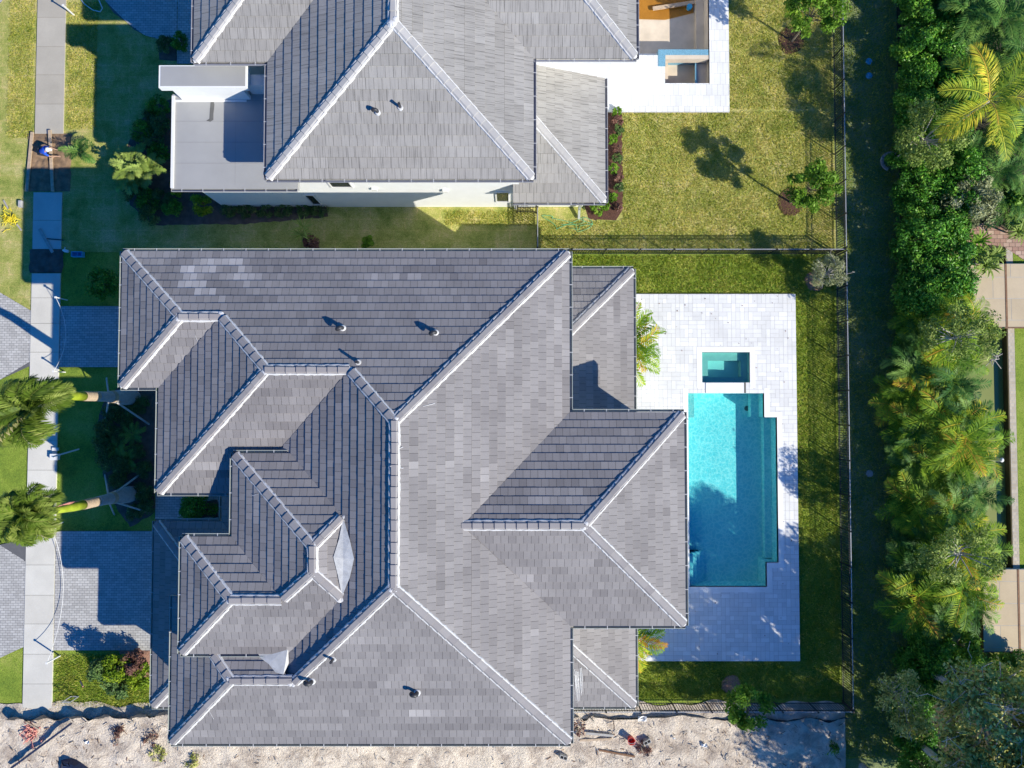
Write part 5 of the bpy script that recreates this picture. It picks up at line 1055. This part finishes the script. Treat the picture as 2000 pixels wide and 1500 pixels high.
rope('hose', [G3(155, -5, .05), G3(165, 8, .04), G3(182, 20, .04), G3(196, 23, .04), (G3(200, 16, .05)), G3(194, 2, .05), G3(188, -8, .05)], .03, M['white'], 'white hose loop on the grass at the top of the photo', 'hose')
P = []
for k in range(90): a = k*.29; P.append(G3(1108+42*math.sin(a*.37)+8*math.sin(a*1.9), 434+11*math.sin(a*.74+.5)+5*math.cos(a*1.3)+.12*(1108+42*math.sin(a*.37)-1108), .03+.03*(k % 7)/7))
rope('garden_hose', P, .014, M['hose'], 'green garden hose tangled on the grass by the dividing fence', 'hose')
mb = MB()
for k in range(26):
    a = G3(20+random.gauss(0, 6), 428+random.gauss(0, 7), .03); pts = [a]
    for q in range(4): pts.append(pts[-1]+Vector((random.uniform(-.22, .22), random.uniform(-.22, .22), 0))); pts[-1].z = random.uniform(.02, .22)
    mb.tube(pts, .016, 5)
tag(mb.build('tape_pile', M['yellow']), 'tangled pile of yellow barrier tape on the dry grass', 'tape')
def board(a, b, w, h, m_, label, z0=.06, z1=.06, name='board', cat='board', group=None):
    mb = MB(); mb.bar(G3(*a, z0), G3(*b, z1), w, h); return tag(mb.build(name, m_), label, cat, group)
board((63, 258), (52, 374), .16, .06, M['wood'], 'light form board along the left side of the dug soil', .12, .12); board((97, 254), (103, 374), .16, .06, M['wood'], 'brownish form board across the middle of the dug soil under the worker', .16, .16)
board((77, 447), (103, 493), .16, .05, M['wood_grey'], 'grey board lying diagonally on the shaded sidewalk slab', .09, .09); board((90, 466), (125, 469), .05, .03, M['pipe'], 'thin dark rod lying across the shaded sidewalk slab', .09, .09)
board((7, 391), (17, 409), .07, .04, M['wood_grey'], 'short stick above the yellow tape'); board((33, 438), (42, 450), .07, .04, M['wood_grey'], 'short stick below the yellow tape')
mb = MB(); mb.box(*g(39, 406), 0, *g(46, 393), .16); mb.box(*g(40, 404), .16, *g(45, 395), .19); tag(mb.build('small_block', M['stone']), 'small pale block at the grass edge above the yellow tape', 'block')
mb = MB(); x0, y0 = g(144, 503); x1, y1 = g(166, 493); mb.box(x0, y0, 0, x1, y1, .02); mb.box(x0, y0, .02, x0+.03, y1, .25); mb.box(x1-.03, y0, .02, x1, y1, .25); mb.box(x0+.03, y0, .02, x1-.03, y0+.03, .25); mb.box(x0+.03, y1-.03, .02, x1-.03, y1, .25); mb.box((x0+x1)/2, y0+.04, .02, (x0+x1)/2+.02, y1-.04, .2)
tag(mb.build('crate', M['bluebox']), 'open pale blue tool crate on the shaded grass', 'crate')
mb = MB(); a = G3(128, 490, .1); mb.tube([a+Vector((-.14, .04, 0)), a+Vector((0, 0, .05)), a+Vector((.18, -.04, .02))], [.05, .09, .07], 8); mb.bar(a+Vector((0, 0, .1)), a+Vector((.05, .18, .12)), .03); tag(mb.build('jug', M['white']), 'white plastic jug beside the blue crate', 'jug')
mb = MB(); a = G3(150, 1359, 0); mb.box(a.x-.3, a.y-.05, 0, a.x+.12, a.y, .04); mb.bar(a+Vector((.12, -.02, .02)), a+Vector((.12, -.02, .75)), .04); mb.bar(a+Vector((-.3, -.02, .02)), a+Vector((-.3, -.02, .75)), .04); mb.bar(a+Vector((-.32, -.02, .75)), a+Vector((.14, -.02, .75)), .04)
tag(mb.build('wire_frame', M['rail']), 'small metal frame standing on the front lawn', 'frame'); board((157, 1330), (162, 1341), .06, .04, M['net'], 'small orange marker on the front lawn', .04, .3, 'marker', 'marker')
# silt fences
def siltfence(pts, label, h=.55, lean=.25, seed=1, stakes=()):
    rnd = random.Random(seed); t = thing('silt_fence', label, 'fence', G3(*pts[0], 0)); mb = MB(); P = []
    for i in range(len(pts)-1):
        n = 14
        for k in range(n): f = k/n; P.append((pts[i][0]+(pts[i+1][0]-pts[i][0])*f, pts[i][1]+(pts[i+1][1]-pts[i][1])*f+rnd.uniform(-1, 1)))
    P.append(pts[-1]); pr = None
    for i, p in enumerate(P):
        b = G3(*p, .0); ln = lean+.12*math.sin(i*.6)+rnd.uniform(-.04, .04); tp = b+Vector((rnd.uniform(-.03, .03), ln, h*(.8+.15*math.sin(i*.9)))); mid = b.lerp(tp, .5)+Vector((0, rnd.uniform(-.05, .05), 0)); q = (b, mid, tp, tp+Vector((0, .012, 0)), mid+Vector((0, .012, 0)))
        if pr:
            for k in range(4): mb.face([pr[k], q[k], q[k+1], pr[k+1]])
        pr = q
    mb.build('fabric', M['silt'], t)
    for s in stakes: b = G3(*s, 0); mb = MB(); mb.bar(b-Vector((0, 0, .1)), b+Vector((.04, .22, .8)), .04); mb.build('stake', M['wood_grey'], t)
siltfence([(22, 1408), (100, 1405), (180, 1404), (265, 1403), (335, 1396)], 'black silt fabric fence between the front lawn and the sand lot', stakes=[(172, 1410), (262, 1409), (60, 1412)])
siltfence([(1118, 1402), (1160, 1400), (1400, 1400), (1560, 1402), (1655, 1404)], 'low black silt fabric along the foot of the southern picket fence', .35, .05, 2, [(1155, 1404)])
# sand lot things
mb = MB()
for k in range(32):
    a = G3(60+random.gauss(0, 6), 1428+random.gauss(0, 8), .1); pts = [a]
    for q in range(3): pts.append(pts[-1]+Vector((random.uniform(-.25, .25), random.uniform(-.25, .25), 0))); pts[-1].z = random.uniform(.1, .4)
    mb.tube(pts, .02, 5)
tag(mb.build('net_heap', M['net']), 'heap of orange red safety netting on the sand', 'netting')
board((48, 1408), (76, 1424), .07, .04, M['wood'], 'timber stake lying on the orange netting', .35, .4, 'stake'); board((22, 1500), (139, 1413), .11, .11, M['tarp'], 'long dark pole lying on the sand at the bottom left', .3, .4, 'pole', 'pole')
mb = MB(); P = [g(118, 1503), g(121, 1482), g(140, 1477), g(165, 1484), g(192, 1503)]; c = (sum(p[0] for p in P)/5, sum(p[1] for p in P)/5)
for i in range(5):
    a, b_ = P[i], P[(i+1) % 5]; am = (a[0]*.5+c[0]*.5, a[1]*.5+c[1]*.5); bm = (b_[0]*.5+c[0]*.5, b_[1]*.5+c[1]*.5); mb.face([(*a, .08), (*b_, .08), (*bm, .5), (*am, .42)]); mb.face([(*am, .42), (*bm, .5), (*c, .45)])
tag(mb.build('tarp', M['tarp']), 'dark blue tarpaulin bundled at the bottom left edge', 'tarpaulin')
for (px, py, r_, lb) in [(1262, 1444, .5, 'concrete block beside the red bucket'), (1100, 1474, -.3, 'concrete block alone near the roof corner')]:
    mb = MB(); x, y = gz(px, py); L, W_, H_ = .2, .1, .25
    for (a, b_, c_, d_) in ((-L, -W_, L, -W_+.03), (-L, W_-.03, L, W_), (-L, -W_+.03, -L+.03, W_-.03), (L-.03, -W_+.03, L, W_-.03), (-.015, -W_+.03, .015, W_-.03)): mb.box(x+a, y+b_, .1, x+c_, y+d_, .1+H_, rot=r_, c=(x, y))
    tag(mb.build('concrete_block', M['block']), lb, 'block', 'concrete blocks on the sand')
a = G3(1231, 1441, .08); t = thing('bucket', 'red plastic bucket standing on the sand', 'bucket', tuple(a)); mb = MB(); n_ = 18
for k in range(n_):
    t0, t1 = 6.283*k/n_, 6.283*(k+1)/n_; q = lambda r0, z, th: a+Vector((r0*math.cos(th), r0*math.sin(th), z))
    mb.face([q(.15, 0, t0), q(.15, 0, t1), q(.19, .42, t1), q(.19, .42, t0)]); mb.face([q(.175, .42, t1), q(.175, .42, t0), q(.14, .03, t0), q(.14, .03, t1)]); mb.face([q(.205, .42, t0), q(.205, .42, t1), q(.175, .42, t1), q(.175, .42, t0)]); mb.face([q(.14, .03, t0), q(.14, .03, t1), a+Vector((0, 0, .03))])
mb.build('body', M['red'], t); mb = MB(); mb.tube([a+Vector((.19*math.cos(q), .1*math.sin(q)-.19*abs(math.sin(q)), .42+.02*math.sin(q))) for q in [k*math.pi/8 for k in range(9)]], .01, 5); mb.build('handle', M['collar'], t)
board((1145, 1432), (1198, 1437), .12, .05, M['wood_grey'], 'pale board on the sand, upper of the pair', .25, .2); board((1132, 1446), (1196, 1443), .1, .05, M['wood'], 'board on the sand, lower of the pair', .2, .2); board((1170, 1465), (1240, 1478), .09, .05, M['wood_dark'], 'dark warped board on the sand below the red bucket', .15, .2)
board((1198, 1405), (1200, 1425), .04, .04, M['wood_dark'], 'thin dark stick standing by the southern fence', .1, .4, 'stick'); board((1564, 1408), (1584, 1426), .04, .03, M['wood_grey'], 'thin pale stick on the shaded sand', .2, .2, 'stick'); board((1595, 1465), (1606, 1487), .04, .03, M['wood_grey'], 'thin pale stick at the bottom of the shaded sand', .2, .2, 'stick')
for (px, py, s, lb) in [(1254, 1403, .3, 'crumpled white sheet near the southern fence'), (1375, 1455, .2, 'torn white paper in the middle of the sand'), (172, 1449, .16, 'small white scrap on the sand at the left'), (1316, 1441, .1, 'tiny white scrap on the sand')]:
    mb = MB(); a = G3(px, py, .18); rnd = random.Random(px); gridp = [[a+Vector((s*(i-1.5)*.5, s*(j-1)*.45, rnd.uniform(0, .12))) for i in range(4)] for j in range(3)]
    for j in range(2):
        for i in range(3): mb.face([gridp[j][i], gridp[j][i+1], gridp[j+1][i+1], gridp[j+1][i]])
    tag(mb.build('scrap', M['white']), lb, 'scrap')
rng = rs(9)
for (px, py, lb, mk) in [(235, 1432, 'dry brown weed clump on the sand left of the house', 'leaf_red'), (297, 1440, 'dry weed clump on the sand near the roof corner', 'leaf_red'), (310, 1470, 'grey green weed clump at the bottom edge', 'leaf_grey'), (378, 1485, 'weed clump with dark twigs right below the roof corner', 'leaf_grey'), (1127, 1418, 'dry twig clump at the corner of the sand beside the house', 'leaf_red'), (1258, 1456, 'brown twig clump below the concrete block', 'leaf_red'), (1440, 1412, 'dark twig clump below the slim tree', 'leaf_red'), (1620, 1460, 'green weeds in the shaded corner of the sand', 'leaf_tree')]:
    shrub(px, py, lb, mk, .4, .3, 10, 26, .12, px, cat='weeds', group='weed clumps on the sand')
# scattered litter on the sand: twigs and chips nobody could count
mb = MB()
for k in range(420):
    px, py = (random.uniform(0, 330) if k % 3 == 0 else random.uniform(1120, 1650)), random.uniform(1410, 1500)
    if k % 7 == 0: px = random.uniform(330, 1120); py = random.uniform(1462, 1500)
    a = G3(px, py, .17); th = random.uniform(0, 6.28); L = random.uniform(.05, .3); mb.bar(a, a+Vector((L*math.cos(th), L*math.sin(th), random.uniform(-.02, .05))), random.uniform(.01, .03), mi=random.choice((0, 1, 1, 2)))
tag(mb.build('litter', [M['wood_dark'], M['wood_grey'], M['soil_dark']]), 'small twigs and chips scattered over the sand lot', 'litter', None, 'stuff')

# ------------------------------------------------------------------ grass blades over the sunlit lawns
def blades(regions, n, label, tm, seed):
    rng = rs(seed); A = np.array([(x1-x0)*(y1-y0) for x0, y0, x1, y1 in regions]); k = rng.choice(len(regions), n, p=A/A.sum()); Rg = np.array(regions)[k]
    x = Rg[:, 0]+rng.rand(n)*(Rg[:, 2]-Rg[:, 0]); y = Rg[:, 1]+rng.rand(n)*(Rg[:, 3]-Rg[:, 1]); a = rng.rand(n)*6.28; h = .04+.06*rng.rand(n); w = .012+.012*rng.rand(n); l = rng.normal(0, .05, (n, 2))
    s = np.stack([np.cos(a)*w, np.sin(a)*w, np.zeros(n)], 1); b = np.stack([x, y, np.full(n, -.005)], 1); tp = b+np.stack([l[:, 0], l[:, 1], h], 1)
    V = np.stack([b-s, b+s, tp+s*.3, tp-s*.3], 1).reshape(-1, 3); patch = np.sin(x*1.7+np.sin(y*1.1)*2)*np.sin(y*1.3+np.sin(x*.9))*.12
    T = np.clip(tm+patch+rng.normal(0, .2, n), 0, 1); tag(build_np('grass', V, np.arange(4*n).reshape(-1, 4), T, M['blade']), label, 'grass', None, 'stuff')
YN = lambda py: g(1000, py)[1]; XN = lambda px: px/36.5*1.0
blades([(5.95, 8.3, 17.35, YN(218)), (11.76, YN(214), 17.35, 22.5), (1.45, 8.3, 5.9, YN(432)), (-3.6, YN(440), 1.2, YN(412)), (-27.3, 14.5, -25.9, 22.5), (-24.1, 15, -22.5, 22)], 85000, 'short dry yellowish grass of the northern lawn', .66, 1)
blades([(2.5, 6.8, 17.35, 8.1), (6.0, 6.05, 17.35, 6.8), (15.2, -15.4, 17.35, 6.0), (6.1, -15.4, 15.2, -13.45), (-24.1, -16.2, -17.4, -14.4), (-24.1, -14.5, -20.5, -13.1)], 60000, 'short green grass round the pool deck and front lawn', .42, 2)

# a few dry leaves blown over the pool deck
rng = rs(78); n_ = 110; x = rng.uniform(6.2, 15.1, n_); y = rng.uniform(-13.3, 5.9, n_); a = rng.rand(n_)*6.28; sz = .025+.03*rng.rand(n_)
k_ = [i for i in range(n_) if not any(h[0] < x[i] < h[2] and h[1] < y[i] < h[3] for h in POOL+[SPA])]; x, y, a, sz = x[k_], y[k_], a[k_], sz[k_]; n_ = len(k_)
d_ = np.stack([np.cos(a)*sz, np.sin(a)*sz, rng.uniform(0, .015, n_)], 1); e_ = np.stack([-np.sin(a)*sz*.5, np.cos(a)*sz*.5, np.zeros(n_)], 1); c_ = np.stack([x, y, np.full(n_, .135)], 1)
tag(build_np('deck_leaves', np.stack([c_-d_, c_+e_, c_+d_, c_-e_], 1).reshape(-1, 3), np.arange(4*n_).reshape(-1, 4), rng.rand(n_), M['leaf_red']), 'dry leaves scattered over the pool deck', 'leaf litter', None, 'stuff')
# fallen leaves on the alley, thicker towards the hedge
rng = rs(77); n_ = 2600; x = 20.6-np.abs(rng.normal(0, 1.1, n_)); x = np.clip(x, 17.6, 20.9); y = rng.uniform(-18, 22, n_); a = rng.rand(n_)*6.28; sz = .03+.05*rng.rand(n_)
d_ = np.stack([np.cos(a)*sz, np.sin(a)*sz, rng.uniform(-.01, .02, n_)], 1); e_ = np.stack([-np.sin(a)*sz*.4, np.cos(a)*sz*.4, np.zeros(n_)], 1); c_ = np.stack([x, y, np.full(n_, .03)], 1)
tag(build_np('leaf_litter', np.stack([c_-d_, c_+e_, c_+d_, c_-e_], 1).reshape(-1, 3), np.arange(4*n_).reshape(-1, 4), rng.rand(n_)*.45, M['leaf_grey']), 'fallen leaves scattered over the shaded alley', 'leaf litter', None, 'stuff')
blades([(17.5, -18.5, 20.8, 22.4)], 45000, 'short dark grass of the alley', .38, 3)
# ------------------------------------------------------------------ the worker
def skin(name, V, E, Rr, m_, parent, root=0, lvl=1):
    me = bpy.data.meshes.new(name); me.from_pydata([(v[0], v[1], v[2]) for v in V], E, []); me.materials.append(m_); o = bpy.data.objects.new(name, me); col.objects.link(o); o.parent = parent
    if not me.skin_vertices: bpy.context.view_layer.objects.active = o; 
    md = o.modifiers.new('skin', 'SKIN'); md.use_smooth_shade = True
    if not me.skin_vertices:
        try: me.attributes.new
        except Exception: pass
    sv = me.skin_vertices[0].data if me.skin_vertices else None
    if sv:
        for i, r_ in enumerate(Rr): sv[i].radius = (r_, r_); sv[i].use_root = (i == root)
    sb = o.modifiers.new('sub', 'SUBSURF'); sb.levels = lvl; sb.render_levels = lvl; return o
def worker():
    x, y = g(92, 299, .3); t = thing('person', 'worker in a blue shirt and white cap crouching over the form board', 'person', (x, y, .1), 0)
    # joints: kneeling on the dirt, bent towards the east, hands on the board; local metres
    J = dict(pel=(-.22, 0, .36), sp=(-.06, 0, .50), ch=(.12, 0, .62), nk=(.26, 0, .68), hd=(.36, 0, .70), hd2=(.44, 0, .66),
             hl=(-.22, .11, .34), kl=(.10, .18, .12), al=(-.28, .18, .07), fl=(-.40, .19, .02), hr=(-.22, -.11, .34), kr=(.16, -.16, .30), ar=(.12, -.18, .03), fr=(.26, -.19, .02),
             sl=(.16, .19, .60), el=(.26, .26, .36), wl_=(.46, .20, .16), sr=(.16, -.19, .60), er=(.30, -.26, .38), wr=(.52, -.16, .18))
    names = list(J); V = [J[k] for k in names]; ix = {k: i for i, k in enumerate(names)}
    Rd = dict(pel=.13, sp=.12, ch=.14, nk=.055, hd=.085, hd2=.075, hl=.09, kl=.06, al=.042, fl=.035, hr=.09, kr=.06, ar=.042, fr=.035, sl=.06, el=.042, wl_=.03, sr=.06, er=.042, wr=.03)
    E = [('pel', 'sp'), ('sp', 'ch'), ('ch', 'nk'), ('nk', 'hd'), ('hd', 'hd2'), ('pel', 'hl'), ('hl', 'kl'), ('kl', 'al'), ('al', 'fl'), ('pel', 'hr'), ('hr', 'kr'), ('kr', 'ar'), ('ar', 'fr'), ('ch', 'sl'), ('sl', 'el'), ('el', 'wl_'), ('ch', 'sr'), ('sr', 'er'), ('er', 'wr')]
    E = [(ix[a], ix[b]) for a, b in E]; Rr = [Rd[k] for k in names]
    for w_, sg in (('wl_', 1), ('wr', -1)):     # palm and five bent fingers
        wv = Vector(J[w_]); pi_ = len(V); V.append(tuple(wv+Vector((.06, 0, -.03)))); Rr.append(.028); E.append((ix[w_], pi_))
        for k, (dy, L) in enumerate(((-.030, .062), (-.010, .072), (.010, .068), (.030, .055), (-.045*sg, .045))):
            a = len(V); p0 = wv+Vector((.085 if k < 4 else .05, dy, -.04)); V.append(tuple(p0)); V.append(tuple(p0+Vector((L*.55, 0, -.015)))); V.append(tuple(p0+Vector((L*.9, 0, -.045)))); Rr += [.010, .009, .008]; E += [(pi_, a), (a, a+1), (a+1, a+2)]
    skin('body', V, E, Rr, M['skin'], t)
    sub = ['pel', 'sp', 'ch', 'nk', 'sl', 'el', 'sr', 'er']; q = {k: i for i, k in enumerate(sub)}
    skin('shirt', [J[k] if k not in ('el', 'er') else tuple(Vector(J['s'+k[1]]).lerp(Vector(J[k]), .75)) for k in sub], [(q[a], q[b]) for a, b in (('pel', 'sp'), ('sp', 'ch'), ('ch', 'nk'), ('ch', 'sl'), ('sl', 'el'), ('ch', 'sr'), ('sr', 'er'))], [.145, .14, .165, .075, .08, .06, .08, .06], M['shirt'], t)
    sub = ['pel', 'hl', 'kl', 'al', 'hr', 'kr', 'ar']; q = {k: i for i, k in enumerate(sub)}
    skin('trousers', [J[k] for k in sub], [(q[a], q[b]) for a, b in (('pel', 'hl'), ('hl', 'kl'), ('kl', 'al'), ('pel', 'hr'), ('hr', 'kr'), ('kr', 'ar'))], [.15, .105, .078, .055, .105, .078, .055], M['trousers'], t)
    mb = MB(); c = Vector((x, y, .1))+Vector((.37, 0, .72)); mb.tube([c+Vector((.0, 0, -.03)), c+Vector((0, 0, .05)), c+Vector((-.01, 0, .10)), c+Vector((-.01, 0, .125))], [.125, .12, .085, .03], 14)
    mb.face([c+Vector((.07, -.09, .0)), c+Vector((.2, -.06, -.03)), c+Vector((.22, 0, -.035)), c+Vector((.2, .06, -.03)), c+Vector((.07, .09, .0))]); mb.build('cap', M['white'], t, True)
    mb = MB(); f = Vector((x, y, .1))+Vector((.5, 0, .645)); mb.tube([f, f+Vector((.03, 0, -.015))], [.016, .01], 6); mb.build('nose', M['skin'], t)
worker()
